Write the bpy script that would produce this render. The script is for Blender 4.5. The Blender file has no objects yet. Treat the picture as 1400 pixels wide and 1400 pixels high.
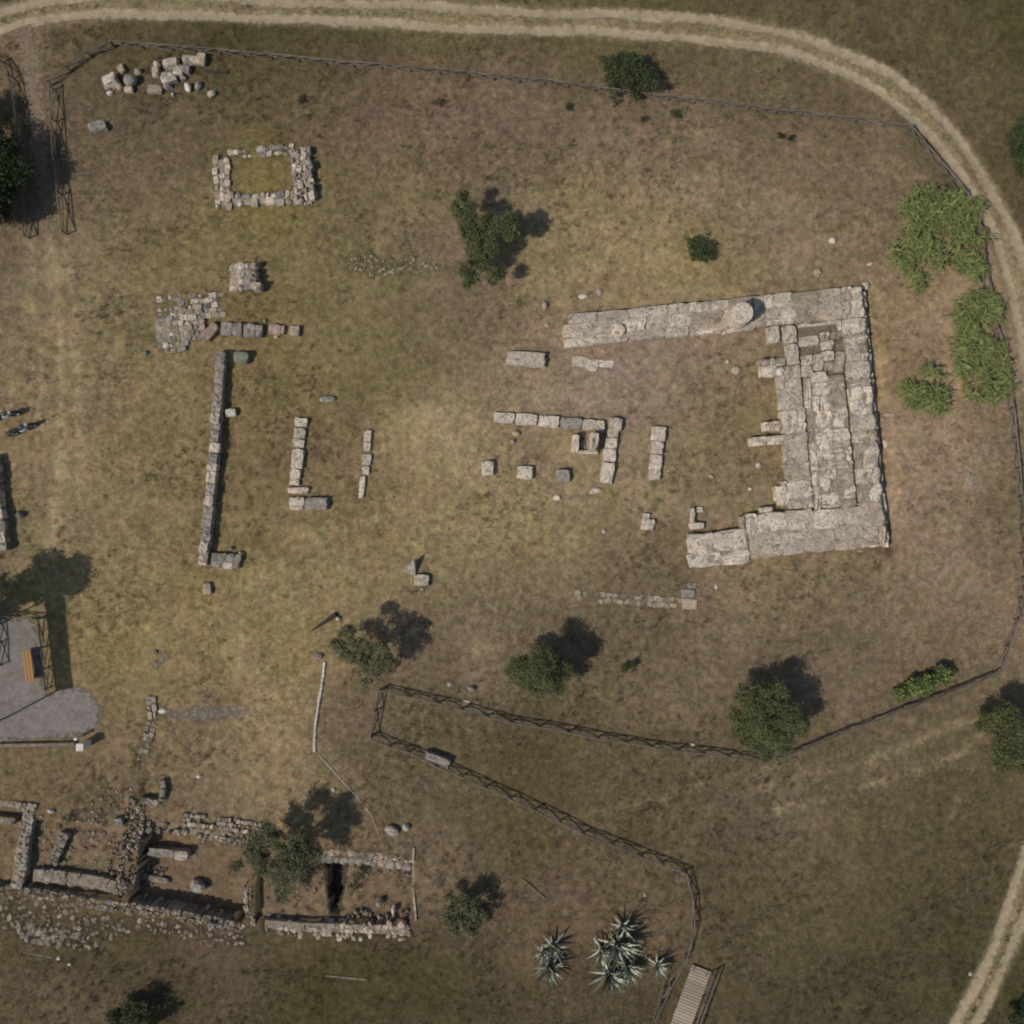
import bpy, bmesh, math, random
import numpy as np
from mathutils import Vector, Matrix, Quaternion

# ------------------------------------------------------------------ camera, sky, sun, exposure
SC = bpy.context.scene
S = 0.048            # metres of ground per photo pixel (1400 px wide)
H = 53.0             # flying height of the drone
cam_d = bpy.data.cameras.new('camera'); cam = bpy.data.objects.new('camera', cam_d)
SC.collection.objects.link(cam)
cam.location = (0, 0, H); cam.rotation_euler = (0, 0, 0)
cam_d.sensor_width = 36; cam_d.lens = 36 * H / (1400 * S)
cam_d.clip_start = 0.5; cam_d.clip_end = 2000
SC.camera = cam
SUN_TO = Vector((-0.80, -0.43, 1.0)).normalized()
world = bpy.data.worlds.new('World'); SC.world = world; world.use_nodes = True
wn = world.node_tree; wn.nodes.clear()
sky = wn.nodes.new('ShaderNodeTexSky'); sky.sky_type = 'NISHITA'; sky.sun_disc = False
sky.sun_elevation = math.asin(SUN_TO.z); sky.sun_rotation = math.atan2(SUN_TO.x, SUN_TO.y) % (2*math.pi)
bg = wn.nodes.new('ShaderNodeBackground'); bg.inputs['Strength'].default_value = 0.105
wo = wn.nodes.new('ShaderNodeOutputWorld')
wn.links.new(sky.outputs[0], bg.inputs[0]); wn.links.new(bg.outputs[0], wo.inputs[0])
sun_d = bpy.data.lights.new('sun', 'SUN'); sun_d.energy = 3.35; sun_d.angle = math.radians(0.55); sun_d.color = (1.0, 0.955, 0.88)
sun = bpy.data.objects.new('sun', sun_d); SC.collection.objects.link(sun)
sun.rotation_euler = (-SUN_TO).to_track_quat('-Z', 'Y').to_euler(); sun.location = (-30, -20, 60)
SC.view_settings.view_transform = 'Standard'; SC.view_settings.look = 'None'
SC.view_settings.exposure = 0.0; SC.view_settings.gamma = 1.0; SC.view_settings.use_curve_mapping = False
SC.cycles.filter_width = 2.1
SC.cycles.max_bounces = 6

C = SC.collection
rnd = random.Random(7); R = np.random.default_rng(11)

# ------------------------------------------------------------------ helpers
def W(px, py, h=0.0):
    """ground metres of the point that stands h above the ground and is seen at photo pixel px, py"""
    k = S * (H - h) / H
    return Vector(((px - 700) * k, (700 - py) * k, h))

def lin(c):
    return tuple((v/255/12.92) if v/255 <= 0.04045 else ((v/255 + 0.055)/1.055)**2.4 for v in c)

def tag(o, label=None, cat=None, group=None, kind=None):
    if label: o['label'] = label
    if cat: o['category'] = cat; o['kind'] = 'thing'
    if group: o['group'] = group
    if kind: o['kind'] = kind
    return o

def empty(name, loc, label=None, cat=None, group=None):
    o = bpy.data.objects.new(name, None); o.empty_display_size = 0.3; C.objects.link(o); o.location = loc
    return tag(o, label, cat, group)

def child(o, parent):
    o.parent = parent
    o.matrix_parent_inverse = Matrix.Translation(-Vector(parent.location))
    return o

def mesh_np(name, verts, faces, cols=None, colname='Col', smooth=False, nv=None):
    """faces: (n,3) or (n,4) int array"""
    me = bpy.data.meshes.new(name)
    verts = np.asarray(verts, dtype=np.float32); faces = np.asarray(faces, dtype=np.int32)
    n, k = faces.shape
    me.vertices.add(len(verts)); me.vertices.foreach_set('co', verts.ravel())
    me.loops.add(n*k); me.loops.foreach_set('vertex_index', faces.ravel())
    me.polygons.add(n); me.polygons.foreach_set('loop_start', np.arange(0, n*k, k, dtype=np.int32))
    me.polygons.foreach_set('loop_total', np.full(n, k, dtype=np.int32))
    if smooth: me.polygons.foreach_set('use_smooth', np.ones(n, dtype=bool))
    me.update(calc_edges=True)
    if cols is not None:
        a = me.attributes.new(colname, 'FLOAT_COLOR', 'POINT')
        cc = np.ones((len(verts), 4), dtype=np.float32); cc[:, :cols.shape[1]] = cols
        a.data.foreach_set('color', cc.ravel())
    return me

def link(name, me, mat=None, parent=None):
    o = bpy.data.objects.new(name, me); C.objects.link(o)
    if mat is not None and len(me.materials) == 0: me.materials.append(mat)
    if parent is not None: child(o, parent)
    return o

# --- value noise in numpy
class VN:
    def __init__(self, seed):
        self.g = np.random.default_rng(seed).random((256, 256))
    def __call__(self, x, y):
        xi = np.floor(x).astype(int); yi = np.floor(y).astype(int)
        fx = x - xi; fy = y - yi
        fx = fx*fx*(3-2*fx); fy = fy*fy*(3-2*fy)
        g = self.g
        a = g[xi % 256, yi % 256]; b = g[(xi+1) % 256, yi % 256]; c = g[xi % 256, (yi+1) % 256]; d = g[(xi+1) % 256, (yi+1) % 256]
        return (a*(1-fx)+b*fx)*(1-fy) + (c*(1-fx)+d*fx)*fy
def fbm(seed, x, y, octv=4, gain=0.5):
    t = 0; amp = 1; s = 0
    for i in range(octv):
        t = t + amp*VN(seed+i)(x*2**i + 13.7*i, y*2**i + 5.1*i); s += amp; amp *= gain
    return t/s

def in_poly(x, y, poly):
    r = np.zeros(x.shape, bool); n = len(poly)
    for i in range(n):
        x1, y1 = poly[i]; x2, y2 = poly[(i+1) % n]
        if y1 == y2: continue
        c = ((y1 > y) != (y2 > y)) & (x < (x2-x1)*(y-y1)/(y2-y1) + x1)
        r ^= c
    return r
def dist_line(x, y, pts):
    d = np.full(x.shape, 1e9)
    for (x1, y1), (x2, y2) in zip(pts[:-1], pts[1:]):
        dx, dy = x2-x1, y2-y1; L = dx*dx+dy*dy + 1e-9
        t = np.clip(((x-x1)*dx+(y-y1)*dy)/L, 0, 1)
        d = np.minimum(d, np.hypot(x-(x1+t*dx), y-(y1+t*dy)))
    return d
def smooth(e0, e1, v):
    t = np.clip((v-e0)/(e1-e0), 0, 1); return t*t*(3-2*t)
def catmull(pts, step):
    P = [Vector((p[0], p[1], 0)) for p in pts]; out = []
    for i in range(len(P)-1):
        p0 = P[max(i-1, 0)]; p1 = P[i]; p2 = P[i+1]; p3 = P[min(i+2, len(P)-1)]
        n = max(1, int((p2-p1).length/step))
        for k in range(n):
            t = k/n
            out.append(0.5*((2*p1)+(p2-p0)*t+(2*p0-5*p1+4*p2-p3)*t*t+(3*p1-p0-3*p2+p3)*t**3))
    out.append(P[-1])
    return [(v.x, v.y) for v in out]

# ------------------------------------------------------------------ materials
def node_mat(name):
    m = bpy.data.materials.new(name); m.use_nodes = True
    nt = m.node_tree; nt.nodes.clear()
    out = nt.nodes.new('ShaderNodeOutputMaterial'); b = nt.nodes.new('ShaderNodeBsdfPrincipled')
    nt.links.new(b.outputs[0], out.inputs[0])
    b.inputs['Roughness'].default_value = 0.9; b.inputs['Specular IOR Level'].default_value = 0.15
    return m, nt, b, out
def N(nt, t, **k):
    n = nt.nodes.new(t)
    for a, v in k.items(): setattr(n, a, v)
    return n
def noise(nt, vec, scale, detail=4, rough=0.6, dist=0.0):
    n = N(nt, 'ShaderNodeTexNoise'); n.inputs['Scale'].default_value = scale; n.inputs['Detail'].default_value = detail
    n.inputs['Roughness'].default_value = rough; n.inputs['Distortion'].default_value = dist
    nt.links.new(vec, n.inputs['Vector']); return n.outputs['Fac']
def mapr(nt, v, a, b, c, d):
    n = N(nt, 'ShaderNodeMapRange'); nt.links.new(v, n.inputs[0])
    for i, x in enumerate((a, b, c, d)): n.inputs[i+1].default_value = x
    return n.outputs[0]
def mixc(nt, f, a, b, mode='MIX'):
    n = N(nt, 'ShaderNodeMix', data_type='RGBA', blend_type=mode)
    for s, v in ((n.inputs[0], f), (n.inputs[6], a), (n.inputs[7], b)):
        if isinstance(v, bpy.types.NodeSocket): nt.links.new(v, s)
        elif isinstance(v, (int, float)): s.default_value = v if s.type == 'VALUE' else (v, v, v, 1)
        else: s.default_value = (*v, 1)
    return n.outputs[2]
def mult(nt, col, fac):
    return mixc(nt, 1.0, col, fac, 'MULTIPLY')
def math_n(nt, op, a, b):
    n = N(nt, 'ShaderNodeMath', operation=op)
    for s, v in ((n.inputs[0], a), (n.inputs[1], b)):
        if isinstance(v, bpy.types.NodeSocket): nt.links.new(v, s)
        else: s.default_value = v
    return n.outputs[0]
def bump(nt, b, h, strength, dist):
    n = N(nt, 'ShaderNodeBump'); n.inputs['Strength'].default_value = strength; n.inputs['Distance'].default_value = dist
    nt.links.new(h, n.inputs['Height']); nt.links.new(n.outputs[0], b.inputs['Normal'])

def ground_mat(name):
    m, nt, b, out = node_mat(name)
    at = N(nt, 'ShaderNodeAttribute', attribute_name='Col'); g = N(nt, 'ShaderNodeNewGeometry'); p = g.outputs['Position']
    n1 = noise(nt, p, 2.3, 6, 0.66, 0.4); n2 = noise(nt, p, 0.55, 4, 0.6); n3 = noise(nt, p, 5.5, 3, 0.7, 0.5); n4 = noise(nt, p, 1.2, 5, 0.65)
    c = mult(nt, at.outputs['Color'], mapr(nt, n1, 0.30, 0.72, 0.60, 1.40))
    c = mixc(nt, mapr(nt, n2, 0.45, 0.68, 0.0, 0.55), c, mult(nt, c, (0.86, 1.02, 0.80)))
    c = mixc(nt, mapr(nt, n4, 0.50, 0.72, 0.0, 0.60), c, mult(nt, c, (1.22, 1.10, 1.00)))
    n5 = noise(nt, p, 0.85, 6, 0.7, 1.2); n6 = noise(nt, p, 0.26, 6, 0.66, 0.8)
    c = mixc(nt, mapr(nt, n5, 0.51, 0.61, 0.0, 0.8), c, mult(nt, c, (0.74, 0.75, 0.71)))
    c = mixc(nt, mapr(nt, n6, 0.49, 0.58, 0.0, 0.7), c, mult(nt, c, (0.86, 0.85, 0.82)))
    c = mixc(nt, mapr(nt, n5, 0.46, 0.38, 0.0, 0.6), c, mult(nt, c, (1.22, 1.19, 1.12)))
    c = mixc(nt, mapr(nt, n3, 0.57, 0.72, 0.0, 0.55), c, mult(nt, c, (1.38, 1.33, 1.22)))
    c = mixc(nt, mapr(nt, n3, 0.42, 0.30, 0.0, 0.60), c, mult(nt, c, (0.68, 0.69, 0.68)))
    mp = N(nt, 'ShaderNodeMapping'); mp.inputs['Scale'].default_value = (1.5, .22, 1); mp.inputs['Rotation'].default_value = (0, 0, .12); nt.links.new(p, mp.inputs[0])
    n7 = noise(nt, mp.outputs[0], 1.0, 4, 0.6, 0.6)
    c = mixc(nt, mapr(nt, n7, 0.52, 0.68, 0.0, 0.5), c, mult(nt, c, (1.24, 1.20, 1.10)))
    nt.links.new(c, b.inputs['Base Color']); b.inputs['Roughness'].default_value = 1.0; b.inputs['Specular IOR Level'].default_value = 0.0
    bump(nt, b, math_n(nt, 'ADD', n1, n3), 0.7, 0.05)
    return m

def worn_mat(name, col, col2, gritty=0.5, edge=0.5, nscale=5.0):
    """trodden earth or gravel that frays out at its rim into the grass"""
    m, nt, b, out = node_mat(name)
    at = N(nt, 'ShaderNodeAttribute', attribute_name='Edge'); g = N(nt, 'ShaderNodeNewGeometry'); p = g.outputs['Position']
    n1 = noise(nt, p, nscale, 7, 0.7, 0.2); n2 = noise(nt, p, 0.8, 4, 0.6); n3 = noise(nt, p, 22, 2, 0.6)
    c = mixc(nt, mapr(nt, n2, 0.38, 0.64, 0, 1), col, col2)
    c = mult(nt, c, mapr(nt, n1, 0.3, 0.7, 1-gritty*0.6, 1+gritty*0.5))
    c = mult(nt, c, mapr(nt, n3, 0.3, 0.7, 1-gritty*0.25, 1+gritty*0.25))
    nt.links.new(c, b.inputs['Base Color']); b.inputs['Roughness'].default_value = 1.0; b.inputs['Specular IOR Level'].default_value = 0.0
    bump(nt, b, n1, 0.5, 0.04)
    tr = N(nt, 'ShaderNodeBsdfTransparent'); mx = N(nt, 'ShaderNodeMixShader')
    e = math_n(nt, 'ADD', at.outputs['Fac'], mapr(nt, n1, 0.28, 0.72, -edge, edge))
    nt.links.new(mapr(nt, e, 0.15, 0.75, 0, 1), mx.inputs[0]); nt.links.new(tr.outputs[0], mx.inputs[1]); nt.links.new(b.outputs[0], mx.inputs[2])
    nt.links.new(mx.outputs[0], out.inputs[0])
    return m

def stone_mat(name, light, mid, lichen=(0.20, 0.185, 0.185), lich=0.5, pits=0.8, moss=0.25):
    m, nt, b, out = node_mat(name)
    g = N(nt, 'ShaderNodeNewGeometry'); p = g.outputs['Position']; oi = N(nt, 'ShaderNodeObjectInfo')
    n1 = noise(nt, p, 2.6, 6, 0.65, 0.3); n2 = noise(nt, p, 1.1, 4, 0.6, 0.5); n3 = noise(nt, p, 8.0, 4, 0.65, 0.6); n4 = noise(nt, p, 26, 3, 0.6); n5 = noise(nt, p, 3.3, 4, 0.7, 0.8); n6 = noise(nt, p, 4.2, 3, 0.6, 0.8)
    c = mixc(nt, mapr(nt, n1, 0.36, 0.62, 0, 1), mid, light)
    c = mixc(nt, mapr(nt, n2, 0.54, 0.66, 0, lich), c, lichen)
    c = mixc(nt, mapr(nt, n5, 0.58, 0.72, 0, moss), c, (0.20, 0.175, 0.07))
    c = mult(nt, c, mapr(nt, oi.outputs['Random'], 0, 1, 0.76, 1.10))
    c = mult(nt, c, mapr(nt, n4, 0.3, 0.7, 0.82, 1.16))
    c = mixc(nt, math_n(nt, 'MAXIMUM', mapr(nt, n3, 0.565, 0.645, 0, pits), mapr(nt, n6, 0.57, 0.64, 0, pits*0.85)), c, (0.11, 0.083, 0.053))
    nt.links.new(c, b.inputs['Base Color']); b.inputs['Roughness'].default_value = 0.95
    hgt = math_n(nt, 'SUBTRACT', n1, mapr(nt, n3, 0.55, 0.72, 0, 0.9))
    bump(nt, b, hgt, 0.8, 0.06)
    return m

def plain_mat(name, col, col2=None, scale=6.0, rough=0.85, rand=0.25, spec=0.2, stretch=None):
    m, nt, b, out = node_mat(name)
    g = N(nt, 'ShaderNodeTexCoord'); p = g.outputs['Object']; oi = N(nt, 'ShaderNodeObjectInfo')
    if stretch:
        mp = N(nt, 'ShaderNodeMapping'); mp.inputs['Scale'].default_value = stretch; nt.links.new(p, mp.inputs[0]); p = mp.outputs[0]
    n1 = noise(nt, p, scale, 5, 0.65)
    c = mixc(nt, mapr(nt, n1, 0.32, 0.68, 0, 1), col, col2 or tuple(v*0.6 for v in col))
    c = mult(nt, c, mapr(nt, oi.outputs['Random'], 0, 1, 1-rand, 1+rand))
    nt.links.new(c, b.inputs['Base Color']); b.inputs['Roughness'].default_value = rough; b.inputs['Specular IOR Level'].default_value = spec
    bump(nt, b, n1, 0.4, 0.02)
    return m

def leaf_mat(name, trans=0.35):
    m, nt, b, out = node_mat(name)
    at = N(nt, 'ShaderNodeAttribute', attribute_name='Col')
    nt.links.new(at.outputs['Color'], b.inputs['Base Color']); b.inputs['Roughness'].default_value = 0.6; b.inputs['Specular IOR Level'].default_value = 0.25
    t = N(nt, 'ShaderNodeBsdfTranslucent'); nt.links.new(at.outputs['Color'], t.inputs[0])
    mx = N(nt, 'ShaderNodeMixShader'); mx.inputs[0].default_value = trans
    nt.links.new(b.outputs[0], mx.inputs[1]); nt.links.new(t.outputs[0], mx.inputs[2]); nt.links.new(mx.outputs[0], out.inputs[0])
    return m

M = {}
M['ground'] = ground_mat('dry_grass_ground')
M['blades'] = leaf_mat('grass_blades', 0.2)
M['leaf'] = leaf_mat('leaves', 0.3)
M['track'] = worn_mat('pale_track_earth', (0.335, 0.262, 0.162), (0.28, 0.218, 0.135), 0.35, 0.42, 2.4)
M['path'] = worn_mat('trodden_earth', (0.205, 0.15, 0.098), (0.165, 0.122, 0.08), 0.6, 0.6, 4.0)
M['gravel'] = worn_mat('grey_gravel', (0.205, 0.176, 0.155), (0.172, 0.148, 0.128), 0.5, 0.75, 3.0)
M['gravel_thin'] = worn_mat('thin_gravel', (0.20, 0.165, 0.135), (0.175, 0.143, 0.115), 0.5, 0.9, 3.0)
M['pale'] = stone_mat('pale_limestone', (0.60, 0.495, 0.375), (0.495, 0.405, 0.305), (0.33, 0.285, 0.255), 0.5, 0.8, 0.3)
M['warm'] = stone_mat('warm_limestone', (0.42, 0.33, 0.235), (0.33, 0.26, 0.185), (0.25, 0.21, 0.19), 0.3, 0.5, 0.2)
M['grey'] = stone_mat('grey_stone', (0.33, 0.285, 0.235), (0.235, 0.202, 0.168), (0.155, 0.142, 0.132), 0.6, 0.85, 0.3)
M['green_stone'] = stone_mat('greenish_stone', (0.20, 0.195, 0.14), (0.14, 0.14, 0.10), (0.12, 0.13, 0.10), 0.5, 0.5, 0.4)
M['pink'] = stone_mat('pinkish_stone', (0.40, 0.29, 0.22), (0.30, 0.21, 0.16), (0.22, 0.17, 0.15), 0.3, 0.3, 0.05)
M['white'] = stone_mat('white_stone', (0.60, 0.54, 0.44), (0.48, 0.42, 0.33), (0.32, 0.29, 0.26), 0.2, 0.3, 0.1)
M['brown'] = stone_mat('earthy_masonry', (0.275, 0.22, 0.162), (0.20, 0.157, 0.112), (0.13, 0.115, 0.10), 0.5, 0.7, 0.4)
M['core'] = stone_mat('earth_and_rubble_fill', (0.20, 0.15, 0.10), (0.13, 0.098, 0.065), (0.12, 0.10, 0.07), 0.3, 0.6, 0.5)
M['joint'] = stone_mat('soil_and_chips_in_joints', (0.43, 0.35, 0.26), (0.31, 0.25, 0.18), (0.22, 0.185, 0.13), 0.4, 0.7, 0.5)
M['rail'] = plain_mat('weathered_timber', (0.17, 0.138, 0.105), (0.10, 0.08, 0.06), 5, 0.85, 0.25)
M['darkwood'] = plain_mat('dark_timber', (0.05, 0.042, 0.034), (0.03, 0.026, 0.022), 5)
M['bark'] = plain_mat('bark', (0.10, 0.078, 0.055), (0.05, 0.04, 0.03), 7)
M['orange'] = plain_mat('orange_timber', (0.36, 0.185, 0.065), (0.25, 0.125, 0.045), 8, 0.7, 0.15, stretch=(6, 1, 1))
M['deck'] = plain_mat('deck_timber', (0.36, 0.285, 0.205), (0.27, 0.21, 0.15), 4, 0.8, 0.2, stretch=(6, 0.6, 1))
M['cane'] = plain_mat('cane_stem', (0.16, 0.17, 0.06), (0.22, 0.19, 0.09), 3)
M['agave'] = plain_mat('agave_leaf', (0.50, 0.50, 0.40), (0.30, 0.32, 0.24), 2, 0.6, 0.35, 0.2)
M['agave_dry'] = plain_mat('agave_dead_leaf', (0.22, 0.17, 0.10), (0.13, 0.10, 0.06), 4)
M['white_paint'] = plain_mat('whitewash', (0.62, 0.56, 0.44), (0.52, 0.46, 0.36), 3, 0.8, 0.05)
M['black'] = plain_mat('black_paint', (0.022, 0.021, 0.02), (0.04, 0.037, 0.034), 6, 0.45, 0.1, 0.5)
M['tyre'] = plain_mat('tyre_rubber', (0.02, 0.02, 0.02), (0.03, 0.03, 0.028), 8, 0.9, 0.1)
M['chrome'] = plain_mat('dull_metal', (0.45, 0.44, 0.42), (0.33, 0.32, 0.31), 6, 0.4, 0.1, 0.6)
M['roofing'] = plain_mat('roof_sheet', (0.16, 0.14, 0.12), (0.11, 0.095, 0.08), 4)

# ------------------------------------------------------------------ ground
GH = 42.0; GN = 640
gx = np.linspace(-GH, GH, GN+1); px_of = lambda x: 700 + x/S; py_of = lambda y: 700 - y/S
outer = np.array([55, 90, 180, 420.0])
ax = np.concatenate([-outer[::-1], gx, outer]); K = len(outer)
X, Y = np.meshgrid(ax, ax, indexing='ij'); PX = px_of(X); PY = py_of(Y)

COLS = [  # photo pixel -> colour of the dry grass and soil there (display values in full sun)
 (50,50,104,88,66),(180,60,92,80,56),(300,40,84,74,50),(450,60,84,74,50),(600,60,88,77,52),(780,70,96,84,58),(1000,90,100,87,62),(1100,120,100,86,63),
 (1000,5,90,79,54),(1200,40,92,80,57),(1350,60,86,77,51),(1300,120,98,84,62),(1380,230,92,80,57),(600,0,112,97,68),
 (120,180,100,86,64),(220,180,98,84,63),(330,150,95,82,58),(450,130,96,82,60),(500,180,110,91,71),(600,160,112,93,73),(700,150,112,94,74),(850,190,108,92,72),(1000,180,108,92,70),(1150,210,108,91,68),
 (130,260,104,89,67),(250,240,106,90,68),(360,245,112,98,60),(480,250,106,91,66),(560,270,112,97,68),(700,230,106,90,69),(850,270,122,105,76),(950,250,118,101,77),(1050,280,118,101,77),(1180,280,112,95,73),
 (30,340,106,91,70),(130,350,118,102,74),(220,350,116,100,70),(260,320,112,96,66),(450,350,110,96,66),(520,370,110,97,68),(600,330,110,93,72),(750,330,122,106,76),(850,330,130,112,80),(950,370,124,108,74),(1080,330,120,103,77),(1180,350,118,101,75),
 (60,460,114,98,72),(150,450,115,100,72),(260,510,118,102,70),(400,470,113,98,66),(480,450,110,95,66),(520,490,104,92,62),(600,470,106,93,66),(640,420,112,95,73),(700,520,122,105,80),(850,530,124,106,88),(950,480,121,103,84),(1000,540,118,101,78),(1030,560,114,98,66),
 (60,560,120,102,75),(120,560,120,103,75),(200,560,116,100,71),(260,620,115,99,70),(340,600,112,96,66),(370,650,108,91,66),(450,560,110,94,66),(480,640,112,95,68),(560,620,134,116,84),(630,600,130,113,82),(730,610,122,105,78),(800,680,124,107,78),(870,620,124,107,82),(950,610,118,102,74),(1000,650,120,103,78),
 (1230,450,118,101,72),(1280,430,128,108,84),(1290,480,132,110,86),(1240,620,126,107,82),(1300,640,136,115,90),(1350,620,114,98,76),(1380,700,102,89,64),(1290,720,126,107,84),(1260,780,120,103,78),(1350,750,112,96,74),
 (100,680,117,101,73),(200,700,117,101,72),(350,730,116,100,68),(450,730,122,106,74),(550,730,122,105,74),(650,760,128,112,80),(750,750,126,109,78),(850,740,112,96,72),(900,790,106,91,68),(1020,800,126,108,80),(1120,790,118,101,74),(1200,820,112,96,72),(1330,820,122,103,80),
 (160,820,122,106,74),(250,850,120,104,72),(380,820,124,108,76),(440,800,124,108,76),(620,820,108,93,68),(700,830,104,89,68),(800,840,102,88,66),(950,860,106,91,70),(1050,860,102,88,67),(1150,870,104,90,68),(1280,860,110,94,72),
 (170,900,120,104,70),(220,900,118,102,68),(300,890,122,105,72),(400,900,124,107,74),(400,980,128,109,78),(600,900,108,92,72),(660,900,112,95,74),(850,880,102,88,66),(950,930,108,92,72),(900,970,106,92,66),(1150,930,108,92,72),(1200,980,104,89,68),(1320,930,108,93,70),
 (160,1000,112,96,70),(270,970,116,99,74),(280,1030,116,99,72),(350,1030,122,104,75),(470,1000,100,86,68),(600,980,98,85,61),(700,1030,90,78,56),(830,1040,94,81,58),(950,1060,98,84,62),(1050,1090,104,90,70),(1150,1040,100,87,63),(1300,1000,94,82,58),
 (60,1050,108,92,66),(130,1080,104,88,66),(300,1080,110,94,71),(420,1080,120,103,76),(500,1060,104,89,66),(600,1090,98,84,63),(700,1080,94,81,56),(850,1100,95,82,60),(1000,1150,95,82,60),(1200,1100,97,84,61),(1330,1100,92,80,57),
 (250,1200,104,84,62),(110,1170,104,87,64),(420,1220,110,91,68),(500,1220,108,89,66),(600,1170,106,91,70),(700,1140,90,80,53),(760,1190,100,84,64),(850,1150,94,82,58),(1000,1250,96,83,60),(1150,1200,96,83,60),(1280,1150,88,77,55),
 (620,1200,108,91,70),(700,1260,98,82,62),(780,1240,102,85,64),(880,1210,102,86,65),(1050,1300,90,79,57),(1200,1300,84,74,52),(1300,1350,82,74,51),
 (60,1330,92,79,57),(160,1310,84,73,50),(130,1380,96,82,62),(250,1340,88,76,55),(300,1280,98,82,64),(400,1300,82,73,49),(500,1310,76,68,44),(600,1330,80,72,48),(560,1370,84,74,52),(700,1340,84,73,52),(800,1370,88,76,56),(1000,1370,90,78,56),(1100,1380,82,74,52),
 (-100,700,112,97,70),(1500,700,96,83,60),(700,-100,98,85,60),(700,1500,86,76,54)]
GAIN = 0.93
cpx = np.array([c[0] for c in COLS], float); cpy = np.array([c[1] for c in COLS], float)
ccol = np.array([lin(c[2:]) for c in COLS])
def ground_colour(px, py):
    s2 = 2*46.0**2
    num = np.zeros(px.shape+(3,)); den = np.zeros(px.shape)
    wx = 28*(fbm(60, px*0.02, py*0.02, 3)-0.5)*2; wy = 28*(fbm(70, px*0.02, py*0.02, 3)-0.5)*2   # meander the borders of the patches
    for a, b, c in zip(cpx, cpy, ccol):
        d2 = (px+wx-a)**2 + (py+wy-b)**2
        w = np.exp(-d2/s2) + 1.0e-4*np.exp(-d2/(2*260.0**2)) + 1e-9
        num += w[..., None]*c; den += w
    c = num/den[..., None]; mc = np.array([.135, .102, .058]); c = np.maximum(mc + 1.18*(c-mc), .02)
    return np.array([1.16, 1.165, 1.29])*c*(c.mean(-1, keepdims=True)/0.115)**0.18

TRACK = [(-60,40),(0,28),(60,14),(130,8),(260,6),(400,14),(550,20),(700,27),(850,33),(1000,44),(1100,66),(1190,105),(1260,155),(1310,212),(1350,275),(1380,345),(1400,420),(1425,560),(1440,700),(1450,850),(1445,1000),(1425,1140),(1400,1215),(1375,1290),(1345,1350),(1310,1420),(1290,1470)]
TRK = catmull(TRACK, 6)
PATHL = [(30,35),(42,75),(50,130),(55,200),(62,270),(72,340),(82,420),(92,500),(95,600)]
PTH = catmull(PATHL, 8)
GRAVEL = [(-90,838),(0,838),(52,842),(58,880),(66,944),(98,934),(128,942),(143,972),(138,995),(118,1008),(95,1013),(0,1017),(-90,1018)]
EXC = [([(-60,1108),(40,1104),(50,1122),(165,1130),(168,1228),(100,1226),(-60,1206)], -0.55),
       ([(196,1122),(350,1148),(334,1262),(180,1236)], -1.2),
       ([(355,1168),(566,1178),(560,1264),(350,1262)], -0.5),
       ([(192,1072),(220,1072),(220,1092),(192,1096)], -0.35),
       ([(441,1184),(472,1184),(459,1256),(450,1256)], -1.45)]

und = (fbm(3, X*0.05+40, Y*0.05+40, 3)-0.5)*0.5 + (fbm(9, X*0.35+40, Y*0.35+40, 3)-0.5)*0.10
mic = (fbm(20, X*1.6+70, Y*1.6+70, 3)-0.5)*0.075 + (fbm(30, X*4.2+70, Y*4.2+70, 2)-0.5)*0.035
dtr = dist_line(PX, PY, TRK); dpa = dist_line(PX, PY, PTH)
on_track = 1-smooth(16, 28, dtr); on_path = 1-smooth(10, 20, dpa)
on_grav = in_poly(PX, PY, GRAVEL)
calm = np.maximum(np.maximum(on_track, on_path*0.7), on_grav*0.9)
flat = (np.abs(X) > GH) | (np.abs(Y) > GH)
Z = und + mic*(1-0.75*calm)
rut = np.exp(-((dtr-13)/7.0)**2); Z -= 0.07*rut*~flat
# the site stands on a level terrace: keep the undulation small round the ruins
Z -= und*0.75*np.exp(-((PX-700)**2+(PY-600)**2)/(2*420.0**2))
Z -= 0.38*np.exp(-(dist_line(PX, PY, [(1187,392),(1222,748)])/10.0)**2)          # drain along the temple's long end
for poly, z in EXC:
    jx = (7 if z < -1 else 3)*(fbm(41, PX*0.09, PY*0.09, 2)-0.5)*2; jy = 3*(fbm(47, PX*0.09, PY*0.09, 2)-0.5)*2
    k = in_poly(PX+jx, PY+jy, poly)
    Z[k] = np.minimum(Z[k], z + mic[k]*1.3)
Z[flat] *= 0.3
inner = Z[K:K+GN+1, K:K+GN+1]
def gz(x, y):
    fx = np.clip((np.asarray(x)+GH)/(2*GH)*GN, 0, GN-1.001); fy = np.clip((np.asarray(y)+GH)/(2*GH)*GN, 0, GN-1.001)
    i = fx.astype(int); j = fy.astype(int); u = fx-i; v = fy-j
    return (inner[i,j]*(1-u)+inner[i+1,j]*u)*(1-v)+(inner[i,j+1]*(1-u)+inner[i+1,j+1]*u)*v
def gz1(x, y): return float(gz(np.array([x]), np.array([y]))[0])

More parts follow.
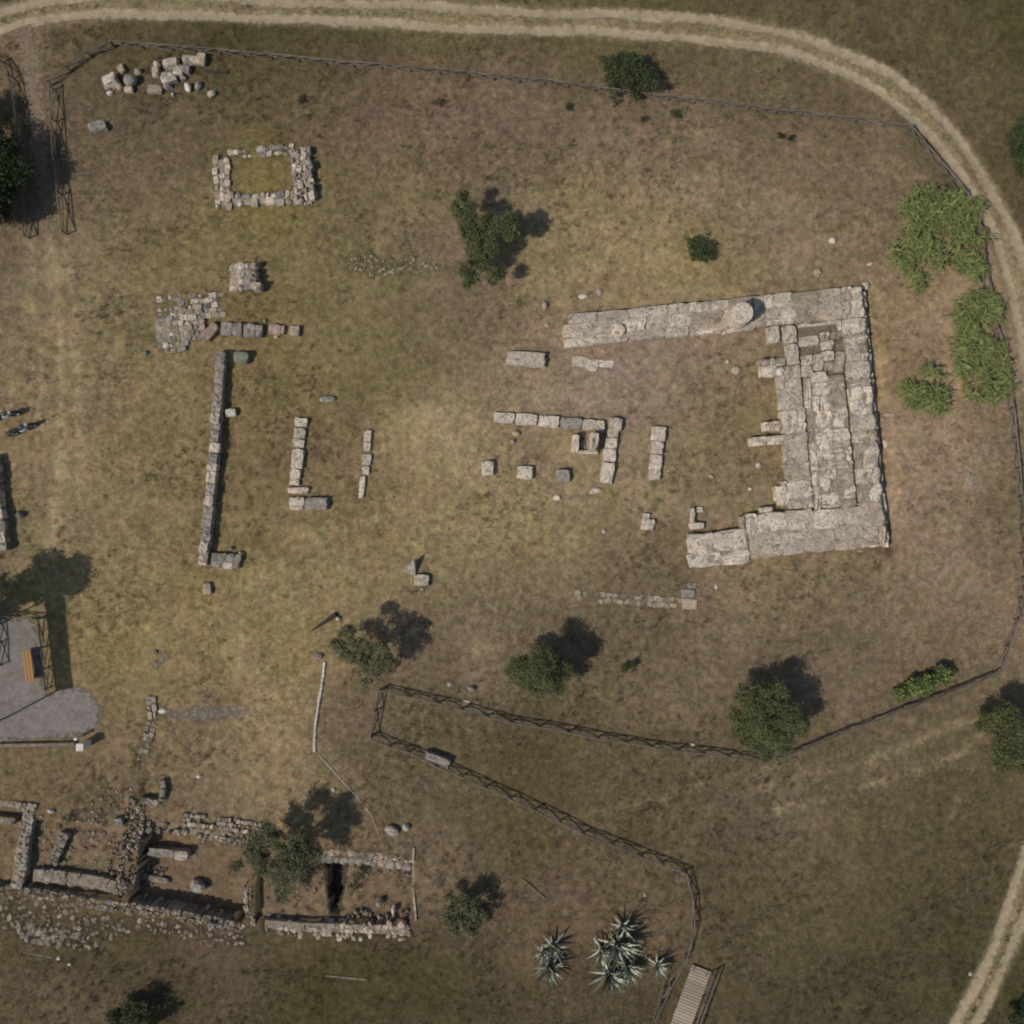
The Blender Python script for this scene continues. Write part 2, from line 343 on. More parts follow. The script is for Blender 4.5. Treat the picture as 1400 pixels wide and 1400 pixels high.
GC = ground_colour(PX, PY)
soil = np.array(lin((112, 92, 70)))*1.1
for poly, z in EXC:
    k = in_poly(PX, PY, poly); GC[k] = GC[k]*0.35 + np.array(lin((116, 99, 79)))*1.12*0.65
GC[in_poly(PX, PY, [(437,1181),(476,1181),(462,1259),(447,1259)])] = (.062, .052, .039)  # shade of the trench painted into the ground colour as near-black earth
trc = np.array(lin((136, 120, 92)))*1.1
f = ((0.72*(1-smooth(12, 27, dtr)))*(.6+.7*fbm(150, PX*.05, PY*.05, 3)))[..., None]; GC = GC*(1-f) + trc*f
f = (0.5*(1-smooth(8, 30, dpa)))[..., None]*smooth(0, 1, 1-PY/900)[..., None]; GC = GC*(1-f)+np.array(lin((118, 100, 78)))*1.1*f
WORN = [([(44,60),(58,180),(66,300),(78,420),(84,520),(80,640),(70,760)], 9, .38), ([(80,300),(98,400),(106,500),(110,600),(106,700)], 8, .28), ([(40,330),(48,430),(55,540),(60,600)], 8, .22),
        ([(1345,1010),(1290,1040),(1210,1065),(1130,1090),(1060,1105)], 7, .24), ([(1330,985),(1260,1010),(1190,1040),(1110,1062),(1040,1075)], 7, .22), ([(1315,1050),(1312,1080),(1298,1115)], 5, .22), ([(1250,985),(1170,1020),(1120,1045)], 4, .1),
        ([(760,1120),(900,1090),(1050,1050)], 5, .10), ([(1060,300),(980,260),(880,280),(840,340)], 22, .10), ([(560,560),(640,640),(760,700),(900,680)], 26, .10),
        ([(1290,400),(1296,470),(1305,560),(1320,660)], 14, .16), ([(690,540),(800,530),(950,500),(1030,540)], 16, .12), ([(640,900),(700,860)], 12, .1), ([(330,880),(360,960),(340,1060)], 24, .12), ([(230,975),(330,975)], 9, .10)]
wj = 6*(fbm(130, PX*.03, PY*.03, 3)-.5)*2
for pts, w, a in WORN:
    f = (a*np.exp(-((dist_line(PX+wj, PY+wj, catmull(pts, 10)))/w)**2)*np.clip(-.9+3.6*fbm(140, PX*.045, PY*.045, 3), 0, 1.5))[..., None]
    GC = GC*(1-f) + np.array(lin((168, 148, 116)))*1.1*f
nv = len(ax)
idx = np.arange(nv*nv).reshape(nv, nv)
quads = np.stack([idx[:-1,:-1], idx[1:,:-1], idx[1:,1:], idx[:-1,1:]], -1).reshape(-1, 4)
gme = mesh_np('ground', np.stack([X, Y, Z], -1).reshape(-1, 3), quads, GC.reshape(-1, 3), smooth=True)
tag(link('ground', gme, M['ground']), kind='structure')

# --- worn ribbons lying on the ground
def ribbon(name, pts_px, offs, half, mat, n_across=7, lift=0.02, wob=0.0, seed=0):
    """offs: signed sideways offsets in pixels of each wheel rut, half: half width in pixels"""
    pts = np.array(pts_px); tan = np.gradient(pts, axis=0); tan /= np.linalg.norm(tan, axis=1)[:, None]
    nrm = np.stack([-tan[:, 1], tan[:, 0]], 1); V = []; F = []; E = []
    for q, off in enumerate(offs):
        base = len(V); n = len(pts)
        for i in range(n):
            w = 1 + wob*(math.sin(i*0.37+seed+q)+math.sin(i*0.13+2*q))*0.5
            for j in range(n_across):
                t = -1+2*j/(n_across-1)
                p = pts[i] + nrm[i]*(off + 1.6*math.sin(i*.11+q*1.7)+1.1*math.sin(i*.29+q) + t*half*w)
                x, y = (p[0]-700)*S, (700-p[1])*S
                V.append((x, y)); E.append((1.15*(1-abs(t)**1.5)-0.1)*min(1.0, (n-1-i)/9.0))
        for i in range(n-1):
            for j in range(n_across-1):
                a = base+i*n_across+j; F.append((a, a+1, a+1+n_across, a+n_across))
    V = np.array(V); z = gz(V[:, 0], V[:, 1]) + lift
    E = np.array(E)
    me = mesh_np(name, np.column_stack([V, z]), F, np.repeat(E[:, None], 3, 1), 'Edge', smooth=True)
    o = link(name, me, mat); tag(o, kind='structure'); return o
ribbon('dirt_track', TRK, (-12.5, 12.5), 11, M['track'], 9, 0.03, 0.2)
ribbon('path', PTH[:int(len(PTH)*0.55)], (0,), 18, M['path'], 9, 0.03, 0.25)

def sheet(name, poly, mat, lift=0.03, step=0.22, soft=11):
    a = np.array(poly); x0, y0 = (a[:, 0].min()-700)*S-0.5, (700-a[:, 1].max())*S-0.5; x1, y1 = (a[:, 0].max()-700)*S+0.5, (700-a[:, 1].min())*S+0.5
    xs = np.arange(x0, x1, step); ys = np.arange(y0, y1, step); GX, GY = np.meshgrid(xs, ys, indexing='ij')
    P_, Q_ = px_of(GX), py_of(GY); ins = in_poly(P_, Q_, poly); d = dist_line(P_, Q_, list(poly)+[poly[0]])
    sd = np.where(ins, d, -d); keep = sd > -3
    ii = np.full(GX.shape, -1); ii[keep] = np.arange(keep.sum())
    q = np.stack([ii[:-1,:-1], ii[1:,:-1], ii[1:,1:], ii[:-1,1:]], -1).reshape(-1, 4); q = q[(q >= 0).all(1)]
    e = np.clip(sd[keep]/soft, -0.2, 1.6)
    me = mesh_np(name, np.column_stack([GX[keep], GY[keep], gz(GX[keep], GY[keep])+lift]), q, np.repeat(e[:, None], 3, 1), 'Edge', smooth=True)
    return tag(link(name, me, mat), kind='structure')
sheet('gravel_path', GRAVEL, M['gravel'])
sheet('gravel_path', [(225,966),(300,962),(345,966),(340,984),(280,990),(226,986)], M['gravel_thin'], soft=16)

# ------------------------------------------------------------------ shared piece meshes
def block_mesh(seed, chip=0.065, cuts=2):
    r = random.Random(seed); bm = bmesh.new(); bmesh.ops.create_cube(bm, size=1)
    bmesh.ops.subdivide_edges(bm, edges=bm.edges[:], cuts=cuts, use_grid_fill=True)
    ph = [r.uniform(0, 6.3) for _ in range(6)]
    for v in bm.verts:
        x, y, z = v.co; nb = sum(abs(abs(c)-0.5) < 1e-4 for c in (x, y, z))
        pull = {3: 0.05, 2: 0.012, 1: 0}.get(nb, 0)
        v.co.x = x*(1-2*pull) + r.gauss(0, chip*0.45); v.co.y = y*(1-2*pull) + r.gauss(0, chip*0.45)
        zz = z + 0.5
        if zz > 0.9: zz += r.gauss(0, chip*0.7) - (0.035 if nb == 3 else 0.01 if nb == 2 else 0)
        v.co.z = zz
    me = bpy.data.meshes.new('block'); bm.to_mesh(me); bm.free(); return me
def rock_mesh(seed, sub=2):
    r = random.Random(seed); bm = bmesh.new(); bmesh.ops.create_icosphere(bm, subdivisions=sub, radius=0.5)
    pl = [(Vector((r.gauss(0,1), r.gauss(0,1), r.gauss(0,0.8))).normalized(), r.uniform(0.30, 0.44)) for _ in range(9)]
    for v in bm.verts:
        for n, d in pl:
            k = v.co.dot(n)-d
            if k > 0: v.co -= n*k*0.92
        v.co *= 1 + r.gauss(0, 0.02)
    for v in bm.verts: v.co.z = v.co.z*1.2 + 0.45
    me = bpy.data.meshes.new('stone'); bm.to_mesh(me); bm.free(); return me
BLK = {}; RCK = {}
def block_of(mat, seed=None):
    k = (mat, rnd.randrange(8) if seed is None else seed)
    if k not in BLK:
        me = block_mesh(100+k[1]); me.materials.append(M[mat]); BLK[k] = me
    return BLK[k]
def rock_of(mat):
    k = (mat, rnd.randrange(9))
    if k not in RCK:
        me = rock_mesh(300+k[1]); me.materials.append(M[mat]); RCK[k] = me
    return RCK[k]

FOOT = []
def place(me, name, px, py, w, d, ang, h, z0=None, parent=None, bury=0.12, tilt=0.0):
    """a piece whose TOP is seen at px,py; w,d in photo pixels, ang degrees anticlockwise, h metres above ground"""
    if z0 is None:
        g = W(px, py, 0); z0 = gz1(g.x, g.y)
    p = W(px, py, z0+h); k = S*(H-h)/H
    o = bpy.data.objects.new(name, me); C.objects.link(o)
    if h < .75: FOOT.append((p.x, p.y, w*k/2, d*k/2, math.radians(ang)))
    o.location = (p.x, p.y, z0-bury); o.scale = (w*k, d*k, h+bury)
    o.rotation_euler = (rnd.gauss(0, tilt), rnd.gauss(0, tilt), math.radians(ang))
    if parent is not None: child(o, parent)
    return o

def block(px, py, w, d, ang, h, mat='pale', parent=None, **k): return place(block_of(mat), 'block', px, py, w, d, ang, h, parent=parent, **k)
def stone(px, py, w, d, ang, h, mat='pale', parent=None, **k):
    k.setdefault('tilt', 0.12); return place(rock_of(mat), 'stone', px, py, w, d, ang, h, parent=parent, **k)

# ------------------------------------------------------------------ the temple platform
TANG = 5.5; ct, st = math.cos(math.radians(TANG)), math.sin(math.radians(TANG))
def T(a, b): return (1178 - a*ct + b*st, 390 + a*st + b*ct)      # a: pixels west, b: pixels south of the top corner
TZ = 0.62
tp = empty('temple_platform', W(*T(60, 180)), 'large C-shaped temple platform of fitted pale limestone slabs with two arms', 'ruin')
def tb(a0, a1, b0, b1, h=None, mat=None, parent=tp, gap=0.5, ang=0.0, z0=0.0, split=True):
    """one slab of the platform; long ones are cracked into uneven pieces"""
    w, d = abs(a1-a0), abs(b1-b0)
    if split and max(w, d) > 15 and min(w, d) > 6 and rnd.random() < (.5 if max(w, d) > 26 else .2)*(.55 if b1 < 50 or b0 > 295 else 1):
        t = rnd.uniform(.3, .7)
        if w > d*rnd.uniform(.75, 1.3): tb(a0, a0+(a1-a0)*t, b0, b1, h, mat, parent, gap, ang, z0); tb(a0+(a1-a0)*t, a1, b0, b1, h, mat, parent, gap, ang, z0)
        else: tb(a0, a1, b0, b0+(b1-b0)*t, h, mat, parent, gap, ang, z0); tb(a0, a1, b0+(b1-b0)*t, b1, h, mat, parent, gap, ang, z0)
        return
    if split and w*d < 150 and rnd.random() < .06: return
    h = TZ + rnd.gauss(0, 0.022) - (rnd.uniform(.05, .11) if rnd.random() < 0.16 else 0) if h is None else h + rnd.gauss(0, .012)
    mat = mat or ('warm' if rnd.random() < 0.2 else 'pale')
    px, py = T((a0+a1)/2+rnd.gauss(0, .35), (b0+b1)/2+rnd.gauss(0, .35))
    return block(px, py, w-gap*rnd.uniform(.3, 1.9), d-gap*rnd.uniform(.3, 1.9), TANG+rnd.gauss(0, 1.1)+ang, h, mat, parent, z0=z0, bury=0.5, tilt=0.008)
def col_fill(a0, a1, b0, b1, lo, hi, **k):
    b = b0
    while b < b1-1:
        L = rnd.uniform(lo, hi)
        if b1-(b+L) < lo*0.6: L = b1-b
        tb(a0+rnd.gauss(0, 0.5), a1+rnd.gauss(0, 0.5), b, b+L, **k); b += L
def row_fill(a0, a1, b0, b1, lo, hi, **k):
    a = a0
    while a < a1-1:
        L = rnd.uniform(lo, hi)
        if a1-(a+L) < lo*0.6: L = a1-a
        tb(a, a+L, b0+rnd.gauss(0, 0.5), b1+rnd.gauss(0, 0.5), **k); a += L
# north arm: two rows of slabs and a thin kerb course
row_fill(0, 150, 0, 20, 22, 40); row_fill(150, 402, 1, 15, 30, 60); row_fill(0, 150, 20, 44, 28, 46); row_fill(150, 412, 15, 33, 24, 44); row_fill(150, 412, 33, 46, 32, 60)
# east edge course, standing proud over the drain, and its lower step
col_fill(-1, 31.5, 44, 356, 20, 40)
b = 6
while b < 348:
    L = rnd.uniform(22, 36); tb(-4.6, 4, b, b+L, h=0.22+rnd.gauss(0, 0.03), gap=1.2, z0=-0.12); b += L
# inner courses below the sounding pits
col_fill(35, 58, 118, 300, 16, 34); col_fill(58, 82, 112, 300, 18, 38); col_fill(83, 92, 120, 302, 22, 44); col_fill(94, 127, 100, 206, 24, 38); col_fill(94, 127, 206, 296, 22, 34)
# pitted corner between the arm and the body: slabs round the open sounding pits
tb(118, 134, 44, 67); tb(94, 113, 45, 70); tb(94, 112, 70, 99); tb(34, 92, 44, 49, h=TZ-0.1)
tb(64, 92, 62, 76, h=TZ-0.04); tb(50, 63, 58, 70); tb(33, 49, 60, 71); tb(46, 62, 70, 98); tb(33, 46, 86, 116, ang=-8, mat='warm'); tb(62, 76, 88, 111); tb(77, 92, 88, 118)
tb(47, 61, 99, 112); tb(113, 127, 88, 100, h=TZ-0.05)
# stubs projecting from the inner (west) side
tb(127, 150, 87, 112); tb(128, 140, 176, 188, h=TZ-0.06); tb(127, 152, 173, 186, h=TZ-0.02); tb(127, 172, 192, 205); tb(127, 141, 262, 290, h=TZ-0.1); tb(141, 147, 262, 282, h=0.25); tb(127, 134, 256, 262, h=TZ-0.05)
# south arm
row_fill(35, 96, 300, 327, 22, 34); row_fill(96, 189, 297, 325, 26, 40); row_fill(0, 189, 327, 358, 26, 44); row_fill(189, 270, 316, 344, 34, 48); row_fill(189, 271, 344, 364, 24, 42)
tb(150, 168, 289, 297, h=TZ-0.08); tb(31.5, 36, 44, 60)
col_fill(189, 196, 298, 316, 14, 20)
# earth and rubble packing seen in the joints and pits
def core(rects, z, parent, mat, name='rubble_core'):
    bm = bmesh.new()
    for (a0, a1, b0, b1) in rects:
        q = [W(*T(a, b), z) for a, b in ((a0, b0), (a1, b0), (a1, b1), (a0, b1))]
        top = [bm.verts.new(v) for v in q]; bot = [bm.verts.new((v.x, v.y, -0.7)) for v in q]
        bm.faces.new(top)
        for i in range(4): bm.faces.new((top[i], bot[i], bot[(i+1) % 4], top[(i+1) % 4]))
    bmesh.ops.recalc_face_normals(bm, faces=bm.faces[:])
    me = bpy.data.meshes.new(name); bm.to_mesh(me); bm.free()
    return link(name, me, mat, parent)
CT = TZ-0.065
core([(1.5, 149, 1.5, 43)], CT, tp, M['joint']); core([(150.5, 400, 2.5, 44)], CT, tp, M['joint']); core([(3, 124, 44.5, 297)], 0.30, tp, M['core'])
core([(2, 30.5, 45, 300)], CT, tp, M['joint']); core([(36, 91, 119, 296)], CT, tp, M['joint']); core([(95, 125, 101, 294)], CT, tp, M['joint']); core([(2, 187, 300.5, 355)], CT, tp, M['joint']); core([(188.5, 268, 318, 361)], CT, tp, M['joint'])

# column drum and worn capital lying on the north arm
def drum(name, px, py, r_px, h, z0, mat, flutes=20, label=None, squash=1.0, group=None):
    p = W(px, py, z0+h); r = r_px*S; bm = bmesh.new(); n = flutes*3; rings = []
    rr = random.Random(px)
    for z, k in ((0, 1.02), (0.08, 1.0), (h*0.5, 0.985), (h*0.9, 0.96), (h, 0.90), (h*1.01, 0.55)):
        rings.append([bm.verts.new((math.cos(2*math.pi*i/n)*r*k*(0.955 if i % 3 == 1 else 1)*(1+rr.gauss(0, 0.008)), math.sin(2*math.pi*i/n)*r*k*squash*(0.955 if i % 3 == 1 else 1), z+rr.gauss(0, 0.01))) for i in range(n)])
    for a, b in zip(rings[:-1], rings[1:]):
        for i in range(n): bm.faces.new((a[i], a[(i+1) % n], b[(i+1) % n], b[i]))
    c = bm.verts.new((0, 0, h*0.99))
    for i in range(n): bm.faces.new((rings[-1][i], rings[-1][(i+1) % n], c))
    bmesh.ops.recalc_face_normals(bm, faces=bm.faces[:])
    me = bpy.data.meshes.new(name); bm.to_mesh(me); bm.free()
    o = link(name, me, M[mat]); o.location = (p.x, p.y, z0); o.rotation_euler = (0, 0, 0.4)
    return tag(o, label, 'column drum', group)
drum('column_drum', 1016, 427, 15, 1.6, TZ-0.03, 'pale', 20, 'round pale column drum standing upright on the platform arm, casting a dark shadow')
drum('column_drum', 846, 451, 9, 0.28, TZ-0.03, 'pale', 16, 'low worn drum stump on the west end of the platform arm')

# ------------------------------------------------------------------ walls made of squared blocks
def wall_thing(name, label, blocks, cat='wall', mat='pale', gap=0.8):
    """blocks: (px,py,w,d,ang,h[,mat])"""
    cx = sum(b[0] for b in blocks)/len(blocks); cy = sum(b[1] for b in blocks)/len(blocks)
    e = empty(name, W(cx, cy), label, cat)
    for b in blocks:
        block(b[0], b[1], b[2]-gap, b[3]-gap, b[4]+rnd.gauss(0, 0.8), b[5], b[6] if len(b) > 6 else mat, e, tilt=0.01, bury=0.25)
    return e
wall_thing('block_wall', 'low pale wall of squared blocks with an L-shaped foot beside thin block line',
    [(411,577,18,13,-3,.3),(409,592,17,15,-5,.3),(407.5,606,17,12,-5,.26),(406,627,17,28,-4,.32),(403,648,15,14,-4,.3),(402,659,14,9,-4,.27),(407,670,28,9,0,.3),(405,688,20,18,0,.3),(432,688.5,31,17,-2,.42,'grey')])
wall_thing('block_wall', 'thin straight line of narrow pale blocks in the open grass', [(502.5,596,11,16,-4,.2),(501.5,611,11,13,-4,.2),(501,628,12.5,16,-4,.22),(499.5,643,11,12,-3,.2),(494.5,666,8,31,-4,.2)])
wall_thing('block_wall', 'L-shaped inner wall of long pale blocks around the small dark box of slabs',
    [(689,571,28,15,-4,.3),(720,573,31,16,-4,.3),(751,576,29,16,-4,.3),(781,578.5,29,16,-4,.32,'grey'),(806,580.5,20,15,-4,.32),(821,582,13,15,-4,.3),(842,580,18,18,-6,.42),(838,592,16,13,-3,.36),(836,606,17,15,-4,.34),(834,622,17.5,18,-4,.34),(830.5,646,17.5,30,-6,.36)])
wall_thing('block_wall', 'short pitted wall stub standing apart east of the L-shaped wall', [(901,593,20,20,-5,.38),(899,612,17,18,-6,.33),(897,632,17,22,-6,.33),(896,649,16,14,-5,.28)])
wall_thing('slab_box', 'box of upright slabs with deep black shadow inside the L-shaped wall', [(787,606,10,25,-3,.65),(797,607,7,12,-3,.12,'grey'),(812,604,13,26,-3,1.1),(803,618,32,5,-3,.3)], 'ruin')
fp = empty('flat_paving', W(870, 818), 'faint flush row of half buried slabs in the grass south of the platform', 'paving')
for x in range(792, 936, 8):
    for k in (0, 1):
        if rnd.random() < (.34 if x < 830 else .2): continue
        o = block(x+rnd.gauss(0, 1), 811+(x-790)*.075+k*7.5+rnd.gauss(0, .7), rnd.uniform(6, 11), rnd.uniform(5.5, 8), -5+rnd.gauss(0, 4), .015+rnd.random()*.03, rnd.choice(('brown','warm','joint')), fp, bury=.1); o.name = 'slab'
for x, y, w, d, hh, m in ((943,826,21,14,.09,'warm'),(941,812,18,12,.12,'grey'),(946,801,12,8,.07,'brown')):
    o = block(x, y, w, d, -4, hh, m, fp, bury=.1); o.name = 'slab'
wall_thing('block_wall', 'U-shaped pair of pale blocks beside the end of the south platform arm', [(947,705,7,22,3,.3),(953,719,20,9,5,.32),(957,697,9,8,5,.15)], 'ruin')
wall_thing('block_wall', 'grey rubble block row joining the low paving to two pinkish blocks', [(309,449,17,19,-3,.3,'grey'),(324,450,14,19,-4,.38,'grey'),(340,451,17,18,-4,.42,'grey'),(353,452,10,17,-4,.40,'grey')])
wall_thing('block_wall', 'broken slab flush in the grass beside the platform arm', [(793,494,22,15,-6,.12),(810,499,16,17,-5,.1),(827,497,24,11,-4,.08)], 'ruin')

# ------------------------------------------------------------------ walls made of rubble
def rubble_wall(name, label, line, width, h, size=8, mats=('grey',), z0=None, cat='wall', fill='brown', jit=0.25, shape='mix', fillh=0.84, skip=0.06):
    """line: pixel polyline of the wall top; z0: floor level; every stone of its crest is a piece"""
    pts = catmull(line, 4) if len(line) > 2 else [(line[0][0]+(line[1][0]-line[0][0])*t/20, line[0][1]+(line[1][1]-line[0][1])*t/20) for t in range(21)]
    cum = [0]
    for p, q in zip(pts[:-1], pts[1:]): cum.append(cum[-1]+math.hypot(q[0]-p[0], q[1]-p[1]))
    L = cum[-1]; mid = np.array(line).mean(0)
    zf = (lambda g: gz1(g.x, g.y)) if z0 is None else (lambda g: z0)
    e = empty(name, W(mid[0], mid[1]), label, cat)
    rows = max(1, round(width/size)); rw = width/rows
    def at(s):
        s = min(max(s, 0), L-1e-4)
        i = max(k for k in range(len(cum)-1) if cum[k] <= s); t = (s-cum[i])/(cum[i+1]-cum[i]+1e-9)
        dx, dy = pts[i+1][0]-pts[i][0], pts[i+1][1]-pts[i][1]; n = math.hypot(dx, dy)+1e-9
        return pts[i][0]+dx*t, pts[i][1]+dy*t, dx/n, dy/n
    for r_ in range(rows):
        s = rnd.uniform(-0.3, 0.3)*size
        while s < L:
            l = size*rnd.uniform(0.7, 1.5)
            if rnd.random() > skip:
                x, y, dx, dy = at(s+l/2); off = (r_+0.5)*rw - width/2
                x += -dy*off + rnd.gauss(0, jit); y += dx*off + rnd.gauss(0, jit)
                ang = math.degrees(math.atan2(-dy, dx)) + rnd.gauss(0, 6)
                hh = h*(1+rnd.gauss(0, 0.05)) + rnd.gauss(0, 0.025)
                f_ = block if (shape == 'block' or (shape == 'mix' and rnd.random() < 0.55)) else stone
                o = f_(x, y, l*0.96, rw*rnd.uniform(0.85, 1.05), ang, max(hh, 0.05), rnd.choice(mats), e, z0=zf(W(x, y)), tilt=0.03, bury=0.1)
                o.name = 'stone'
            s += l
    # hearting of earth and small stones between the faces
    if fillh > 0:
        bm = bmesh.new(); prev = None; n = max(4, int(L/5))
        for i in range(n+1):
            x, y, dx, dy = at(L*i/n); g = W(x, y); zb = zf(g); zt = zb + h*(fillh if shape != 'stone' else fillh*0.72); w2 = width/2*0.86
            ring = []
            for off, z in ((-w2, zb-0.3), (-w2, zt), (0, zt+0.02*rnd.random()), (w2, zt), (w2, zb-0.3)):
                q = W(x-dy*off, y+dx*off, zb+h); ring.append(bm.verts.new((q.x, q.y, z)))
            if prev:
                for a in range(4): bm.faces.new((prev[a], prev[a+1], ring[a+1], ring[a]))
            else: bm.faces.new(ring)
            prev = ring
        bm.faces.new(prev[::-1]); bmesh.ops.recalc_face_normals(bm, faces=bm.faces[:])
        me = bpy.data.meshes.new('hearting'); bm.to_mesh(me); bm.free(); link('hearting', me, M[fill], e)
    return e

rubble_wall('stone_wall', 'long grey wall running north to south with a shadowed east face and short foot', [(301,480),(298,530),(294,580),(289,640),(284,700),(279,745),(276,772)], 13.5, .62, 13, ('grey','grey','pale'), shape='block', skip=0.0)
rubble_wall('stone_wall', 'stubby rubble foot at the lower end of the long grey wall', [(288,765),(326,769)], 21, .38, 10, ('grey','pale'), skip=0.05)
rubble_wall('stone_wall', 'grey rough stone wall end cut off by the left picture edge', [(-10,625),(-6,680),(0,725),(3,752)], 12, .6, 12, ('grey','pale'), shape='block')
# square foundation near the top
fo = [((301,212),(305,282),23),((305,273),(424,269),20),((410,201),(415,270),28),((312,212),(398,203),15)]
fe = empty('stone_foundation', W(360, 240), 'square ring foundation of pale pitted rubble around grass near the top', 'ruin')
for (p, q, w), hh, sk, mt in zip(fo, (.17, .19, .46, .08), (0.16, 0.1, 0.02, 0.28), (('pale','warm'),('pale','warm','grey'),('pale','grey'),('grey','pale'))):
    L = math.hypot(q[0]-p[0], q[1]-p[1]); dx, dy = (q[0]-p[0])/L, (q[1]-p[1])/L; rows = max(1, round(w/8)); rw = w/rows
    for r_ in range(rows):
        s = 0
        while s < L:
            l = rnd.uniform(5, 13)
            if rnd.random() > sk:
                off = (r_+.5)*rw-w/2; x = p[0]+dx*(s+l/2)-dy*off; y = p[1]+dy*(s+l/2)+dx*off
                o = (block if rnd.random() < .6 else stone)(x+rnd.gauss(0, .6), y+rnd.gauss(0, .6), l*.97, rw*rnd.uniform(.85, 1.05), math.degrees(math.atan2(-dy, dx))+rnd.gauss(0, 7), hh*(1+rnd.gauss(0, .12)), rnd.choice(mt), fe, tilt=.04)
                o.name = 'stone'
            s += l
for (x, y, w, d, hh) in ((303,247,20,64,.05),(364,271,96,15,.06),(412,236,25,62,.3)):
    o = block(x, y, w, d, 4, hh, 'joint', fe, bury=.25); o.name = 'hearting'
pe = empty('stone_pier', W(332, 377), 'squat square pier of rubble with a dark shadow on its east side', 'ruin')
core_o = block(333, 377, 36, 36, 5, .34, 'warm', pe); core_o.name = 'hearting'
for i in range(4):
    for j in range(4):
        o = (block if rnd.random() < .5 else stone)(317+i*10.2+rnd.gauss(0, .7)-j*-.7, 366-i*1.2+j*9+rnd.gauss(0, .7), 12, 10.6, 5+rnd.gauss(0, 8), (.3 if i < 1 else .5 if i < 3 else .72)+rnd.gauss(0, .03), rnd.choice(('pale','pale','grey','warm')), pe, tilt=.04, bury=.2)
        o.name = 'stone'
ne = empty('rubble_paving', W(245, 445), 'low rubble paving of irregular pale stones half grown over by grass', 'ruin')
for (x, y, w, d, hh) in ((229,452,32,62,.035),(262,442,36,46,.1)):
    o = block(x, y, w, d, 5, hh, 'joint', ne, bury=.2); o.name = 'hearting'
for yy in range(410, 488, 7):
    x = 213 + rnd.uniform(0, 3)
    while x < 302:
        w = rnd.uniform(6, 12); cx = x+w/2; cy = yy-(cx-212)*.09+rnd.gauss(0, .5); t = (cx-212)/90; x += w+.3
        if (cx > 283 and cy > 432) or (cx > 258 and cy > 464) or cy > 487-18*t: continue
        big = 246 < cx < 278 and cy > 418
        if rnd.random() < (.06 if big else .30 if cy < 425 else .14): continue
        o = (block if rnd.random() < .6 else stone)(cx, cy, w*1.02, 7.2*rnd.uniform(.85, 1.15), 5+rnd.gauss(0, 9), (.2 if big else .07)+rnd.gauss(0, .018), rnd.choice(('pale','warm','grey','brown')), ne, tilt=.03); o.name = 'stone'

# --- excavated rooms, lower left
def field(name, label, poly, n, lo, hi, mats, hh=0.12, z=None):
    e = empty(name, W(*np.array(poly).mean(0)), label, 'rubble'); a = np.array(poly); k = 0
    while k < n:
        x = rnd.uniform(a[:, 0].min(), a[:, 0].max()); y = rnd.uniform(a[:, 1].min(), a[:, 1].max())
        if not in_poly(np.array([x]), np.array([y]), poly)[0]: continue
        s = rnd.uniform(lo, hi); o = stone(x, y, s*rnd.uniform(1, 1.6), s, rnd.uniform(0, 180), hh*rnd.uniform(.6, 1.3), rnd.choice(mats), e, bury=.05); k += 1
    return e
rubble_wall('retaining_wall', 'long pale topped retaining wall along the south side of the excavated rooms', [(-20,1217),(60,1224),(110,1233),(180,1242),(260,1255),(332,1270)], 14, 1.22, 8, ('warm','grey','brown','brown'), z0=-1.2, shape='block', skip=0.0)
rubble_wall('room_wall', 'grey cross wall with a black shadow in the western excavated room', [(40,1103),(33,1140),(27,1180),(21,1212)], 18, .6, 8, ('brown','joint','brown','grey'), z0=-0.55)
rubble_wall('room_wall', 'thin wall edge closing the western room on its upper side', [(-20,1098),(10,1100),(48,1104)], 9, .66, 8, ('brown','warm'), z0=-0.5)
rubble_wall('room_wall', 'short wall stub in the top left corner of the western room', [(-20,1119),(16,1123)], 9, .5, 8, ('brown','joint'), z0=-0.55)
rubble_wall('room_wall', 'low masonry run between the bench blocks and the retaining wall', [(192,1196),(200,1200),(228,1206)], 10, .25, 7, ('brown','joint'), z0=-1.2)
rubble_wall('room_wall', 'broad rubble wall between the western and the middle room, bright stones on its crest', [(187,1092),(182,1130),(176,1170),(167,1222)], 27, 1.26, 7, ('brown','joint','warm','brown'), z0=-1.2, skip=.1)
rubble_wall('room_wall', 'low earthy bench wall inside the western room next to the retaining wall', [(45,1197),(90,1201),(130,1207),(162,1216)], 19, .38, 8, ('brown','brown','grey'), z0=-0.5, skip=.3)
rubble_wall('room_wall', 'crumbled stub of small grey stones in the middle of the western room', [(88,1140),(80,1158),(70,1182)], 13, .42, 6, ('grey','brown'), z0=-0.5)
rubble_wall('room_wall', 'upper wall of the middle room with light rubble along its crest', [(192,1130),(230,1133),(275,1139),(352,1150)], 15, 1.08, 7, ('brown','joint','warm'), z0=-1.2, skip=.15)
rubble_wall('room_wall', 'band of pale loose rubble along the upper edge of the middle room', [(250,1121),(300,1126),(366,1136)], 18, .13, 6, ('warm','brown','pale','joint'), z0=-0.02, skip=.25, fillh=0)
rubble_wall('room_wall', 'small stub wall at the top corner of the middle room', [(220,1068),(222,1082),(219,1096)], 8, .55, 8, ('green_stone','brown'), z0=-0.2)
rubble_wall('room_wall', 'short row of greenish stones closing the little upper room', [(193,1094),(216,1099)], 8, .42, 8, ('green_stone','grey'), z0=-0.25)
rubble_wall('room_wall', 'pale flat topped wall of the eastern room below the pine shadow', [(436,1170),(490,1173),(558,1180)], 20, .5, 9, ('warm','grey'), z0=-0.5, shape='block', skip=0)
rubble_wall('room_wall', 'heap of pale boulders collapsed at the west end of the eastern room wall', [(385,1160),(405,1172),(438,1176)], 13, .42, 10, ('pale','grey'), z0=-0.4, shape='stone', fillh=0, skip=.3)
